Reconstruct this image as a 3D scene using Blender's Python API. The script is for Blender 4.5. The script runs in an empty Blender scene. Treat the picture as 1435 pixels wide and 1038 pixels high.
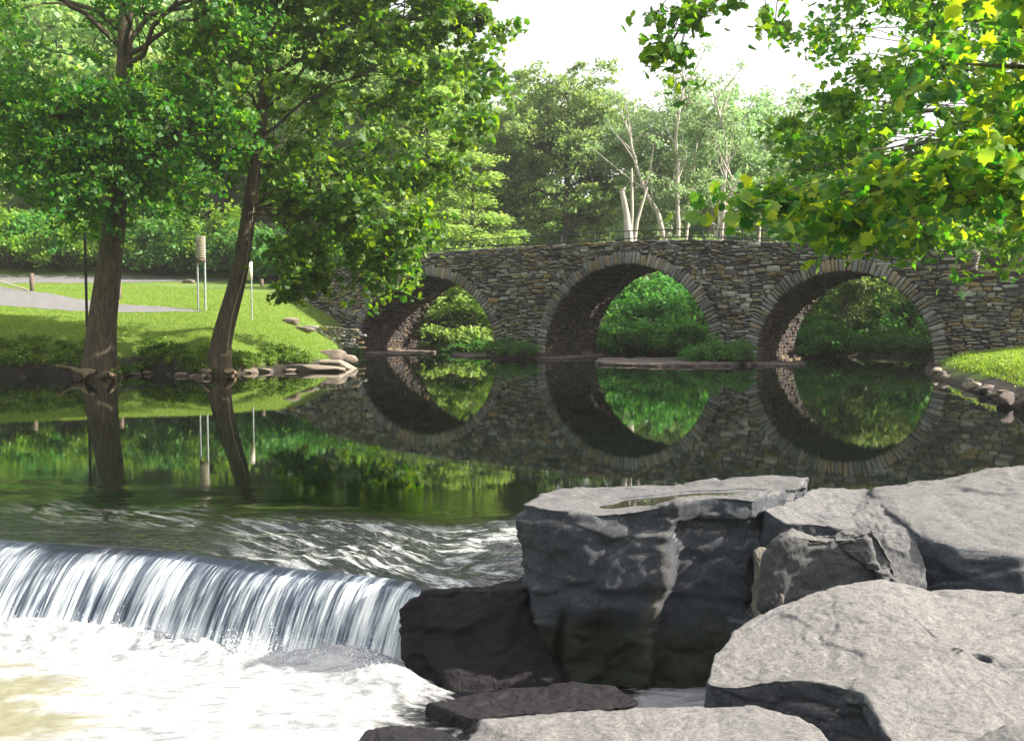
import bpy, math, random
import numpy as np
from mathutils import Vector

SEED = 7
rs = np.random.default_rng(SEED)
random.seed(SEED)
scene = bpy.context.scene
COL = scene.collection
PI = math.pi

# ------------------------------------------------------------------ camera geometry
F = 1395.0
H = 2.2
PITCH = math.atan(77.0 / F)
CX, CY = 717.5, 519.0

def ray(px, py):
    a, b = (px - CX) / F, (CY - py) / F
    cp, sp = math.cos(PITCH), math.sin(PITCH)
    return np.array([a, cp + b * sp, -sp + b * cp])

def P(px, py, Y):
    d = ray(px, py)
    t = Y / d[1]
    return np.array([d[0] * t, Y, H + d[2] * t])

def W(px, py, z=0.0):
    d = ray(px, py)
    t = (z - H) / d[2]
    return np.array([d[0] * t, d[1] * t, z])

# ------------------------------------------------------------------ noise
def _hash(ix, iy, iz):
    h = (ix * 374761393 + iy * 668265263 + iz * 2147483647 * 7 + 1013904223) & 0xffffffff
    h = ((h ^ (h >> 13)) * 1274126177) & 0xffffffff
    h = ((h ^ (h >> 16)) * 2246822519) & 0xffffffff
    return ((h ^ (h >> 15)) & 0xffffff) / float(0xffffff)

def noise3(p):
    p = np.asarray(p, dtype=np.float64)
    i = np.floor(p).astype(np.int64)
    f = p - i
    u = f * f * (3 - 2 * f)
    r = 0
    for dx in (0, 1):
        wx = u[:, 0] if dx else 1 - u[:, 0]
        for dy in (0, 1):
            wy = u[:, 1] if dy else 1 - u[:, 1]
            for dz in (0, 1):
                wz = u[:, 2] if dz else 1 - u[:, 2]
                r = r + wx * wy * wz * _hash(i[:, 0] + dx, i[:, 1] + dy, i[:, 2] + dz)
    return r * 2 - 1

def fbm(p, oct=4, ridged=False):
    p = np.asarray(p, dtype=np.float64)
    a, s, r = 1.0, 0.0, 0
    for k in range(oct):
        n = noise3(p * (2 ** k) + 17.3 * k)
        if ridged:
            n = 1 - 2 * np.abs(n)
        r = r + a * n
        s += a
        a *= 0.5
    return r / s

def sstep(a, b, x):
    t = np.clip((x - a) / (b - a), 0, 1)
    return t * t * (3 - 2 * t)

# ------------------------------------------------------------------ mesh building
def link(o, parent=None):
    COL.objects.link(o)
    if parent is not None:
        o.parent = parent
    return o

def np_mesh(name, verts, faces, mats, parent=None, smooth=False, attrs=None, mat_idx=None):
    """faces: list of (n,k) int arrays (each of one polygon size)"""
    verts = np.asarray(verts, dtype=np.float32)
    me = bpy.data.meshes.new(name)
    me.vertices.add(len(verts))
    me.vertices.foreach_set('co', verts.ravel())
    if not isinstance(faces, list):
        faces = [faces]
    faces = [np.asarray(f, dtype=np.int32) for f in faces if len(f)]
    loops = np.concatenate([f.ravel() for f in faces])
    tot = np.concatenate([np.full(len(f), f.shape[1], dtype=np.int32) for f in faces])
    start = np.concatenate([[0], np.cumsum(tot)[:-1]]).astype(np.int32)
    me.loops.add(len(loops))
    me.loops.foreach_set('vertex_index', loops)
    me.polygons.add(len(tot))
    me.polygons.foreach_set('loop_start', start)
    me.polygons.foreach_set('loop_total', tot)
    if smooth:
        me.polygons.foreach_set('use_smooth', np.ones(len(tot), dtype=bool))
    if mat_idx is not None:
        me.polygons.foreach_set('material_index', np.asarray(mat_idx, dtype=np.int32))
    for m in (mats if isinstance(mats, (list, tuple)) else [mats]):
        me.materials.append(m)
    me.update(calc_edges=True)
    if attrs:
        for k, v in attrs.items():
            v = np.asarray(v, dtype=np.float32)
            if v.ndim == 1:
                a = me.attributes.new(k, 'FLOAT', 'POINT')
                a.data.foreach_set('value', v)
            else:
                a = me.attributes.new(k, 'FLOAT_VECTOR', 'POINT')
                a.data.foreach_set('vector', v.ravel())
    o = bpy.data.objects.new(name, me)
    return link(o, parent)

def grid_faces(nu, nv, wrap_u=False):
    """vertex index = i*nv + j, i along u"""
    i = np.arange(nu if wrap_u else nu - 1)
    j = np.arange(nv - 1)
    I, J = np.meshgrid(i, j, indexing='ij')
    I2 = (I + 1) % nu
    return np.stack([I * nv + J, I2 * nv + J, I2 * nv + J + 1, I * nv + J + 1], -1).reshape(-1, 4)

def tag(o, label=None, cat=None, group=None, kind=None):
    if label: o['label'] = label
    if cat: o['category'] = cat
    if group: o['group'] = group
    if kind: o['kind'] = kind
    return o

def thing(name, label, cat, loc=(0, 0, 0), rz=0.0, group=None):
    o = bpy.data.objects.new(name, None)
    o.empty_display_size = 0.2
    COL.objects.link(o)
    o.location = loc
    o.rotation_euler = (0, 0, rz)
    return tag(o, label, cat, group)

def copy_tree(root, loc, rz=0.0, scale=1.0, label=None, cat=None, group=None):
    r = root.copy()
    COL.objects.link(r)
    r.location = loc
    r.rotation_euler = (0, 0, rz)
    r.scale = (scale,) * 3 if not isinstance(scale, (tuple, list)) else scale
    if label: r['label'] = label
    if cat: r['category'] = cat
    if group: r['group'] = group
    for ch in list(root.children):
        c = ch.copy()
        COL.objects.link(c)
        c.parent = r
    return r

class MB:
    """collects polygons of any size"""
    def __init__(s):
        s.v, s.f, s.n = [], {}, 0
    def add(s, v, fs):
        v = np.asarray(v, dtype=np.float64)
        for f in (fs if isinstance(fs, list) else [fs]):
            f = np.asarray(f, dtype=np.int64)
            if len(f):
                s.f.setdefault(f.shape[1], []).append(f + s.n)
        s.v.append(v)
        s.n += len(v)
    def tube(s, pts, rad, seg=8, cap=True, flare=None):
        pts = np.asarray(pts, dtype=np.float64)
        n = len(pts)
        rad = np.broadcast_to(np.asarray(rad, dtype=np.float64), (n,))
        t = np.gradient(pts, axis=0)
        t /= np.linalg.norm(t, axis=1)[:, None] + 1e-9
        ref = np.array([0, 0, 1.0]) if abs(t[0][2]) < 0.9 else np.array([1.0, 0, 0])
        a = np.cross(t, ref); a /= np.linalg.norm(a, axis=1)[:, None] + 1e-9
        b = np.cross(t, a)
        ang = np.arange(seg) / seg * 2 * PI
        rr = rad[:, None] * np.ones(seg)[None]
        if flare is not None:
            rr = rr * flare(np.arange(n)[:, None] / max(1, n - 1), ang[None])
        v = pts[:, None, :] + rr[:, :, None] * (np.cos(ang)[None, :, None] * a[:, None] + np.sin(ang)[None, :, None] * b[:, None])
        idx = np.arange(n * seg).reshape(n, seg)
        nx = np.roll(idx, -1, 1)
        f = np.stack([idx[:-1], nx[:-1], nx[1:], idx[1:]], -1).reshape(-1, 4)
        s.add(v.reshape(-1, 3), f)
        if cap and rad[-1] > 0.004:
            s.add(v[-1], [np.arange(seg)[None]])
    def box(s, c, size, rz=0.0, jitter=0.0):
        x, y, z = np.array(size) / 2
        v = np.array([[-x,-y,-z],[x,-y,-z],[x,y,-z],[-x,y,-z],[-x,-y,z],[x,-y,z],[x,y,z],[-x,y,z]])
        if jitter: v = v + rs.uniform(-jitter, jitter, v.shape)
        ca, sa = math.cos(rz), math.sin(rz)
        v = np.stack([v[:, 0]*ca - v[:, 1]*sa, v[:, 0]*sa + v[:, 1]*ca, v[:, 2]], 1) + np.array(c)
        s.add(v, np.array([[0,3,2,1],[4,5,6,7],[0,1,5,4],[1,2,6,5],[2,3,7,6],[3,0,4,7]]))
    def build(s, name, mat, parent=None, smooth=False):
        return np_mesh(name, np.concatenate(s.v), [np.concatenate(x) for x in s.f.values()], mat, parent, smooth)

# ------------------------------------------------------------------ materials
def new_mat(name):
    m = bpy.data.materials.new(name)
    m.use_nodes = True
    nt = m.node_tree
    nt.nodes.clear()
    out = nt.nodes.new('ShaderNodeOutputMaterial')
    return m, nt, out

class N:
    def __init__(s, nt): s.nt = nt
    def __call__(s, t, **kw):
        n = s.nt.nodes.new(t)
        for k, v in kw.items():
            if k.startswith('_'): setattr(n, k[1:], v)
        for k, v in kw.items():
            if k.startswith('_'): continue
            sock = n.inputs[k.replace('__', ' ')] if not k.startswith('i') or not k[1:].isdigit() else n.inputs[int(k[1:])]
            if hasattr(v, 'links') or isinstance(v, bpy.types.NodeSocket): s.nt.links.new(v, sock)
            else: sock.default_value = v
        return n
    def ramp(s, fac, stops, interp='LINEAR'):
        r = s.nt.nodes.new('ShaderNodeValToRGB')
        r.color_ramp.interpolation = interp
        el = r.color_ramp.elements
        el[0].position, el[0].color = stops[0][0], (*stops[0][1], 1)
        el[1].position, el[1].color = stops[-1][0], (*stops[-1][1], 1)
        for p, c in stops[1:-1]:
            e = el.new(p); e.color = (*c, 1)
        s.nt.links.new(fac, r.inputs[0])
        return r.outputs[0]
    def math(s, op, a, b=0.0, clamp=False):
        n = s.nt.nodes.new('ShaderNodeMath'); n.operation = op; n.use_clamp = clamp
        for k, v in enumerate((a, b)):
            if isinstance(v, bpy.types.NodeSocket): s.nt.links.new(v, n.inputs[k])
            else: n.inputs[k].default_value = v
        return n.outputs[0]
    def mix(s, fac, a, b, mode='MIX'):
        n = s.nt.nodes.new('ShaderNodeMix'); n.data_type = 'RGBA'; n.blend_type = mode
        for sock, v in ((n.inputs[0], fac), (n.inputs[6], a), (n.inputs[7], b)):
            if isinstance(v, bpy.types.NodeSocket): s.nt.links.new(v, sock)
            elif isinstance(v, (int, float)): sock.default_value = v
            else: sock.default_value = (*v, 1)
        return n.outputs[2]

def leaf_mat(name, cols, trans=0.45, tcol=None, gloss=0.025, sunleaf=None):
    m, nt, out = new_mat(name)
    n = N(nt)
    g = n('ShaderNodeNewGeometry')
    oi = n('ShaderNodeObjectInfo')
    k = len(cols)
    c = n.ramp(g.outputs['Random Per Island'], [(i / (k - 1), x) for i, x in enumerate(cols)])
    hv = n('ShaderNodeHueSaturation', Color=c, Value=n.math('MULTIPLY_ADD', oi.outputs['Random'], 0.35))
    nt.nodes[-1]
    mm = hv.inputs['Value'].links[0].from_node
    mm.inputs[2].default_value = 0.82
    hue = n.math('MULTIPLY_ADD', oi.outputs['Random'], 0.02)
    hue.node.inputs[2].default_value = 0.49
    nt.links.new(hue, hv.inputs['Hue'])
    c = hv.outputs[0]
    tc = tcol or (1.9, 1.75, 0.55)
    ct = n.mix(1.0, c, tc, 'MULTIPLY')
    d = n('ShaderNodeBsdfDiffuse', Color=c)
    t = n('ShaderNodeBsdfTranslucent', Color=ct)
    mx = n('ShaderNodeMixShader', i0=trans, i1=d.outputs[0], i2=t.outputs[0])
    gl = n('ShaderNodeBsdfGlossy', Roughness=0.6, Color=(1, 1, 1, 1))
    mx2 = n('ShaderNodeMixShader', i0=gloss, i1=mx.outputs[0], i2=gl.outputs[0])
    nt.links.new(mx2.outputs[0], out.inputs[0])
    return m

def bark_mat(name, dark, light, scale=3.0, patch=None, bump=0.6, moss=None):
    m, nt, out = new_mat(name)
    n = N(nt)
    tc = n('ShaderNodeTexCoord')
    mp = n('ShaderNodeMapping', Vector=tc.outputs['Object'], Scale=(scale * 2.2, scale * 2.2, scale * 0.45))
    n1 = n('ShaderNodeTexNoise', Vector=mp.outputs[0], Scale=1.6, Detail=8, Roughness=0.65, Distortion=0.6)
    c = n.ramp(n1.outputs[0], [(0.32, dark), (0.66, light)])
    if patch:
        mp2 = n('ShaderNodeMapping', Vector=tc.outputs['Object'], Scale=(1.4, 1.4, 0.5))
        n2 = n('ShaderNodeTexNoise', Vector=mp2.outputs[0], Scale=2.2, Detail=5)
        f = n.ramp(n2.outputs[0], [(0.5, (0, 0, 0)), (0.57, (1, 1, 1))])
        c = n.mix(f, c, patch)
    b = n('ShaderNodeBump', Strength=bump, Distance=0.06, Height=n1.outputs[0])
    p = n('ShaderNodeBsdfPrincipled', Base__Color=c, Roughness=0.9, Normal=b.outputs[0])
    nt.links.new(p.outputs[0], out.inputs[0])
    return m

def stone_mat(name, cols, scale=9.0, rough=0.85, bump=0.5, lichen=None, dist=0.02):
    m, nt, out = new_mat(name)
    n = N(nt)
    g = n('ShaderNodeNewGeometry')
    tc = n('ShaderNodeTexCoord')
    k = len(cols)
    base = n.ramp(g.outputs['Random Per Island'], [(i / k, x) for i, x in enumerate(cols)], 'CONSTANT')
    n1 = n('ShaderNodeTexNoise', Vector=tc.outputs['Object'], Scale=scale, Detail=8, Roughness=0.7)
    v = n.ramp(n1.outputs[0], [(0.25, (0.45, 0.45, 0.47)), (0.75, (1.45, 1.42, 1.38))])
    c = n.mix(1.0, base, v, 'MULTIPLY')
    ns_ = n('ShaderNodeTexNoise', Vector=tc.outputs['Object'], Scale=0.55, Detail=7, Roughness=0.7)
    st = n.ramp(ns_.outputs[0], [(0.36, (0.5, 0.46, 0.42)), (0.52, (1, 1, 1)), (0.68, (1.3, 1.22, 1.08))])
    c = n.mix(1.0, c, st, 'MULTIPLY')
    if lichen:
        n2 = n('ShaderNodeTexNoise', Vector=tc.outputs['Object'], Scale=0.9, Detail=6, Roughness=0.7)
        f = n.ramp(n2.outputs[0], [(0.56, (0, 0, 0)), (0.72, (0.55, 0.55, 0.55))])
        c = n.mix(f, c, lichen)
    b = n('ShaderNodeBump', Strength=bump, Distance=dist, Height=n1.outputs[0])
    p = n('ShaderNodeBsdfPrincipled', Base__Color=c, Roughness=rough, Normal=b.outputs[0])
    nt.links.new(p.outputs[0], out.inputs[0])
    return m

def plain_mat(name, col, rough=0.7, metal=0.0, var=0.25, scale=12.0, bump=0.15, dist=0.01):
    m, nt, out = new_mat(name)
    n = N(nt)
    tc = n('ShaderNodeTexCoord')
    n1 = n('ShaderNodeTexNoise', Vector=tc.outputs['Object'], Scale=scale, Detail=6, Roughness=0.65)
    lo = tuple(x * (1 - var) for x in col); hi = tuple(min(1, x * (1 + var)) for x in col)
    c = n.ramp(n1.outputs[0], [(0.3, lo), (0.7, hi)])
    b = n('ShaderNodeBump', Strength=bump, Distance=dist, Height=n1.outputs[0])
    p = n('ShaderNodeBsdfPrincipled', Base__Color=c, Roughness=rough, Metallic=metal, Normal=b.outputs[0])
    nt.links.new(p.outputs[0], out.inputs[0])
    return m

def boulder_mat(name, top, side, wet=None, spec=(0.5, 0.46, 0.42), zwet=-0.15):
    """granite: upward faces painted lighter as sunlit, sides bluish grey as shaded, mossy at the foot"""
    m, nt, out = new_mat(name)
    n = N(nt)
    tc = n('ShaderNodeTexCoord')
    ob = tc.outputs['Object']
    g = n('ShaderNodeNewGeometry')
    big = n('ShaderNodeTexNoise', Vector=ob, Scale=1.7, Detail=6, Roughness=0.6, Distortion=0.4)
    mid = n('ShaderNodeTexNoise', Vector=ob, Scale=11.0, Detail=8, Roughness=0.75)
    fine = n('ShaderNodeTexNoise', Vector=ob, Scale=42.0, Detail=5, Roughness=0.85)
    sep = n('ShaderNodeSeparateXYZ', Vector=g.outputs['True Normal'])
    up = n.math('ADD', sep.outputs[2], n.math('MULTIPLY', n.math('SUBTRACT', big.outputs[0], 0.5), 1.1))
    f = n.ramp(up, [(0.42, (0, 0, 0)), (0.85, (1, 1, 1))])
    c = n.mix(f, side, top)  # sun on the tops and shade on the sides put into the colour
    v = n.ramp(mid.outputs[0], [(0.25, (0.55, 0.55, 0.58)), (0.5, (1, 1, 1)), (0.75, (1.35, 1.32, 1.28))])
    c = n.mix(1.0, c, v, 'MULTIPLY')
    v2 = n.ramp(fine.outputs[0], [(0.32, (0.50, 0.50, 0.52)), (0.50, (1, 1, 1)), (0.68, (1.55, 1.52, 1.48))])
    c = n.mix(1.0, c, v2, 'MULTIPLY')
    vo = n('ShaderNodeTexVoronoi', Vector=ob, Scale=23.0)
    sp = n.ramp(vo.outputs['Distance'], [(0.0, (1, 1, 1)), (0.11, (0, 0, 0))])
    sp = n.math('MULTIPLY', sp, n.ramp(mid.outputs[0], [(0.55, (0, 0, 0)), (0.62, (0.6, 0.6, 0.6))]))
    c = n.mix(sp, c, spec)
    rough = 0.85
    if wet:
        sz = n('ShaderNodeSeparateXYZ', Vector=ob)
        zz = n.math('ADD', sz.outputs[2], n.math('MULTIPLY', n.math('SUBTRACT', big.outputs[0], 0.5), 0.9))
        wf = n('ShaderNodeMapRange', Value=zz, i1=zwet - 0.12, i2=zwet + 0.12, i3=1.0, i4=0.0)
        wc = n.ramp(mid.outputs[0], [(0.35, tuple(x * 0.35 for x in wet)), (0.6, wet)])
        c = n.mix(wf.outputs[0], c, wc)
        rough = n.math('SUBTRACT', 0.85, n.math('MULTIPLY', wf.outputs[0], 0.5))
    vn = n('ShaderNodeAttribute', _attribute_name='vein')
    c = n.mix(n.math('MULTIPLY', vn.outputs['Fac'], n.ramp(mid.outputs[0], [(0.35, (0.15, 0.15, 0.15)), (0.6, (0.8, 0.8, 0.8))])), c, (0.085, 0.07, 0.052))
    hsum = n.math('ADD', n.math('MULTIPLY', mid.outputs[0], 0.6), n.math('MULTIPLY', fine.outputs[0], 0.45))
    hsum = n.math('ADD', hsum, n.math('MULTIPLY', big.outputs[0], 0.5))
    b = n('ShaderNodeBump', Strength=0.9, Distance=0.035, Height=hsum)
    p = n('ShaderNodeBsdfPrincipled', Base__Color=c, Roughness=rough, Normal=b.outputs[0])
    nt.links.new(p.outputs[0], out.inputs[0])
    return m

M = {}
G1, G2, G3 = (0.018, 0.105, 0.012), (0.035, 0.15, 0.014), (0.085, 0.22, 0.02)
M['leaf_maple'] = leaf_mat('maple_leaf', [(0.012, 0.105, 0.010), (0.045, 0.165, 0.011), (0.15, 0.27, 0.014)], 0.53)
M['leaf_syc'] = leaf_mat('sycamore_leaf', [(0.025, 0.135, 0.011), (0.075, 0.215, 0.013), (0.20, 0.34, 0.018)], 0.55)
M['leaf_near'] = leaf_mat('near_sycamore_leaf', [(0.016, 0.12, 0.018), (0.055, 0.20, 0.014), (0.17, 0.32, 0.018), (0.32, 0.40, 0.02)], 0.58, gloss=0.03)
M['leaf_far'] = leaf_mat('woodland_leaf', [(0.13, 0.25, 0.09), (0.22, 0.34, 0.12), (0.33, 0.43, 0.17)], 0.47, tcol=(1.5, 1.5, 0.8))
M['leaf_pale'] = leaf_mat('pale_leaf', [(0.20, 0.34, 0.09), (0.30, 0.43, 0.13), (0.42, 0.52, 0.21)], 0.45, tcol=(1.5, 1.5, 0.75))  # pale leaf, brightened further to stand for sun on the wood edge
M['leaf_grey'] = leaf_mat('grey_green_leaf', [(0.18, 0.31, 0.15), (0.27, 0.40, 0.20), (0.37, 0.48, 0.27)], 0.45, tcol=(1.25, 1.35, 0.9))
M['leaf_shrub'] = leaf_mat('shrub_leaf', [(0.04, 0.16, 0.035), (0.085, 0.25, 0.05), (0.17, 0.35, 0.075)], 0.48, tcol=(1.3, 1.5, 0.8))
M['leaf_shrub_sunlit'] = leaf_mat('sunny_shrub_leaf', [(0.07, 0.18, 0.02), (0.14, 0.27, 0.03), (0.24, 0.36, 0.04)], 0.5)  # lit copy of the shrub leaf, sunlight put into its colour
M['weed'] = leaf_mat('weed_leaf', [(0.025, 0.105, 0.01), (0.085, 0.20, 0.015), (0.20, 0.31, 0.03)], 0.45)
M['grass_blade'] = leaf_mat('grass_blade', [(0.07, 0.17, 0.012), (0.16, 0.26, 0.03), (0.30, 0.36, 0.08)], 0.42)
M['bark_dark'] = bark_mat('dark_bark', (0.018, 0.013, 0.010), (0.11, 0.085, 0.05), 2.6, bump=0.9)
M['bark_syc'] = bark_mat('sycamore_bark', (0.022, 0.016, 0.012), (0.13, 0.10, 0.065), 2.2, bump=0.9)
M['bark_far'] = bark_mat('woodland_bark', (0.03, 0.03, 0.025), (0.11, 0.10, 0.08), 2.0)
M['bark_pale'] = bark_mat('pale_bark', (0.28, 0.26, 0.22), (0.52, 0.48, 0.42), 1.6, patch=(0.42, 0.37, 0.30), bump=0.3)
STC = [(0.23, 0.235, 0.225), (0.10, 0.10, 0.105), (0.34, 0.34, 0.32), (0.16, 0.165, 0.17), (0.27, 0.24, 0.18), (0.14, 0.14, 0.14),
       (0.34, 0.34, 0.32), (0.21, 0.18, 0.11), (0.22, 0.165, 0.07), (0.08, 0.08, 0.09)]
M['wall_stone'] = stone_mat('rubble_stone', STC, lichen=(0.10, 0.115, 0.05))
M['ring_stone'] = stone_mat('arch_stone', [(0.22, 0.23, 0.235), (0.17, 0.18, 0.185), (0.27, 0.265, 0.25), (0.13, 0.135, 0.14), (0.24, 0.20, 0.14), (0.19, 0.20, 0.21)], lichen=(0.12, 0.13, 0.06))
M['soffit_stone_shaded'] = stone_mat('vault_stone_shaded', [(0.07, 0.05, 0.038), (0.12, 0.088, 0.052), (0.04, 0.025, 0.027), (0.08, 0.058, 0.04), (0.02, 0.011, 0.015)])  # stone colours darkened to carry the shade under the arches
M['mortar'] = plain_mat('old_mortar', (0.03, 0.027, 0.03), 0.95, scale=30)
M['metal'] = plain_mat('green_grey_metal', (0.05, 0.07, 0.065), 0.5, 0.6)
M['post_metal'] = plain_mat('galvanised_post', (0.30, 0.33, 0.34), 0.5, 0.4)
M['dark_metal'] = plain_mat('dark_pole', (0.015, 0.012, 0.014), 0.6, 0.3)
M['wood'] = plain_mat('weathered_wood', (0.12, 0.09, 0.065), 0.85, scale=20, bump=0.5)
M['wood_pale'] = plain_mat('pale_board', (0.55, 0.47, 0.36), 0.8, scale=15)
M['vine'] = plain_mat('bare_vine', (0.22, 0.17, 0.11), 0.9)
M['sign'] = plain_mat('sign_face', (0.62, 0.58, 0.50), 0.6, var=0.08)
M['slate'] = plain_mat('slat_board', (0.36, 0.30, 0.24), 0.7)
M['asphalt'] = plain_mat('worn_asphalt', (0.155, 0.152, 0.155), 0.9, scale=6, var=0.18, bump=0.4)
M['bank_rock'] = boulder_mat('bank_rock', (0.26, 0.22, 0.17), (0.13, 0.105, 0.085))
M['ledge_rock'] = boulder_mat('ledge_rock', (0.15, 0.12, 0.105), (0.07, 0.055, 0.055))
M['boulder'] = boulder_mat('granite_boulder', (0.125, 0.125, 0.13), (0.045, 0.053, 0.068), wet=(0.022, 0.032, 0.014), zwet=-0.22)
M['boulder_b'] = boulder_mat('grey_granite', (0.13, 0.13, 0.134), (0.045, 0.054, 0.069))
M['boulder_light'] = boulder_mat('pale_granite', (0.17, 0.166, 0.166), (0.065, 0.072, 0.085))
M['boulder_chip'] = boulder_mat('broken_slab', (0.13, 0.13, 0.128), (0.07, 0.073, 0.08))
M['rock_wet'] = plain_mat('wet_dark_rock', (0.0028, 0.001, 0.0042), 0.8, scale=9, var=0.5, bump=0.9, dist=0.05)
M['lichen_rock'] = stone_mat('lichened_rubble', [(0.16, 0.16, 0.14), (0.22, 0.21, 0.18)], scale=16, bump=0.9, dist=0.03)

def ground_material():
    m, nt, out = new_mat('ground')
    n = N(nt)
    tc = n('ShaderNodeTexCoord')
    at = n('ShaderNodeAttribute', _attribute_name='soil')
    n1 = n('ShaderNodeTexNoise', Vector=tc.outputs['Object'], Scale=0.35, Detail=6, Roughness=0.6)
    n2 = n('ShaderNodeTexNoise', Vector=tc.outputs['Object'], Scale=9.0, Detail=8, Roughness=0.8)
    g = n.ramp(n1.outputs[0], [(0.3, (0.08, 0.15, 0.016)), (0.55, (0.13, 0.20, 0.026)), (0.75, (0.19, 0.23, 0.05))])
    gv = n.ramp(n2.outputs[0], [(0.25, (0.5, 0.55, 0.5)), (0.7, (1.3, 1.3, 1.2))])
    g = n.mix(1.0, g, gv, 'MULTIPLY')
    s = n.ramp(n2.outputs[0], [(0.3, (0.006, 0.0045, 0.004)), (0.5, (0.02, 0.014, 0.011)), (0.72, (0.075, 0.055, 0.038))])
    c = n.mix(at.outputs['Fac'], g, s)
    b = n('ShaderNodeBump', Strength=0.8, Distance=0.08, Height=n2.outputs[0])
    p = n('ShaderNodeBsdfPrincipled', Base__Color=c, Roughness=0.95, Normal=b.outputs[0])
    nt.links.new(p.outputs[0], out.inputs[0])
    return m
M['ground'] = ground_material()

def pond_material():
    m, nt, out = new_mat('pond_water')
    n = N(nt)
    tc = n('ShaderNodeTexCoord')
    ag = n('ShaderNodeAttribute', _attribute_name='agit')
    fm = n('ShaderNodeAttribute', _attribute_name='foam')
    fc = n('ShaderNodeAttribute', _attribute_name='flow')
    n1 = n('ShaderNodeTexNoise', Vector=n('ShaderNodeMapping', Vector=tc.outputs['Object'], Scale=(0.5, 1.6, 1)).outputs[0], Scale=1.6, Detail=3, Roughness=0.5, Distortion=0.8)
    n2 = n('ShaderNodeTexNoise', Vector=n('ShaderNodeMapping', Vector=tc.outputs['Object'], Scale=(1.0, 2.6, 1)).outputs[0], Scale=4.0, Detail=4, Roughness=0.6, Distortion=1.5)
    calm = n.math('MULTIPLY', n1.outputs[0], 0.00028)
    rough = n.math('MULTIPLY', n.math('MULTIPLY', n2.outputs[0], ag.outputs['Fac']), 0.16)
    hgt = n.math('ADD', calm, rough)
    b = n('ShaderNodeBump', Strength=1.0, Distance=1.0, Height=hgt)
    n3 = n('ShaderNodeTexNoise', Vector=n('ShaderNodeMapping', Vector=fc.outputs['Vector'], Scale=(1.0, 3.0, 1)).outputs[0], Scale=1.7, Detail=10, Roughness=0.74, Distortion=1.1)
    streak = n.math('MULTIPLY', n.ramp(n3.outputs[0], [(0.50, (0, 0, 0)), (0.66, (1, 1, 1))]), fm.outputs['Fac'], True)
    w = n('ShaderNodeBsdfPrincipled', Base__Color=(0.003, 0.006, 0.004, 1), Roughness=0.004, IOR=1.75, Normal=b.outputs[0])
    f = n('ShaderNodeBsdfPrincipled', Base__Color=(0.72, 0.76, 0.76, 1), Roughness=0.5, Normal=b.outputs[0])
    mx = n('ShaderNodeMixShader', i0=streak, i1=w.outputs[0], i2=f.outputs[0])
    nt.links.new(mx.outputs[0], out.inputs[0])
    return m
M['pond'] = pond_material()

def fall_material():
    m, nt, out = new_mat('falling_water')
    n = N(nt)
    fc = n('ShaderNodeAttribute', _attribute_name='flow')
    fm = n('ShaderNodeAttribute', _attribute_name='white')
    a = n('ShaderNodeTexNoise', Vector=n('ShaderNodeMapping', Vector=fc.outputs['Vector'], Scale=(7.5, 0.5, 1)).outputs[0], Scale=1.0, Detail=6, Roughness=0.72, Distortion=0.15)
    b2 = n('ShaderNodeTexNoise', Vector=n('ShaderNodeMapping', Vector=fc.outputs['Vector'], Scale=(52, 1.1, 1)).outputs[0], Scale=1.0, Detail=4, Roughness=0.7)
    c2 = n('ShaderNodeTexNoise', Vector=n('ShaderNodeMapping', Vector=fc.outputs['Vector'], Scale=(1.1, 0.8, 1)).outputs[0], Scale=1.0, Detail=2)
    s = n.math('ADD', n.math('MULTIPLY', a.outputs[0], 0.54), n.math('MULTIPLY', b2.outputs[0], 0.46))
    s = n.math('ADD', s, n.math('MULTIPLY', n.math('SUBTRACT', c2.outputs[0], 0.5), 0.18))
    s = n.math('ADD', s, n.math('MULTIPLY', n.math('SUBTRACT', fm.outputs['Fac'], 0.5), 0.28))
    c = n.ramp(s, [(0.425, (0.018, 0.026, 0.042)), (0.505, (0.10, 0.125, 0.17)), (0.57, (0.45, 0.50, 0.54)), (0.66, (0.90, 0.92, 0.93))])
    bp = n('ShaderNodeBump', Strength=0.7, Distance=0.03, Height=s)
    p = n('ShaderNodeBsdfPrincipled', Base__Color=c, Roughness=0.28, IOR=1.33, Normal=bp.outputs[0])
    nt.links.new(p.outputs[0], out.inputs[0])
    return m
M['fall'] = fall_material()

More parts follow.
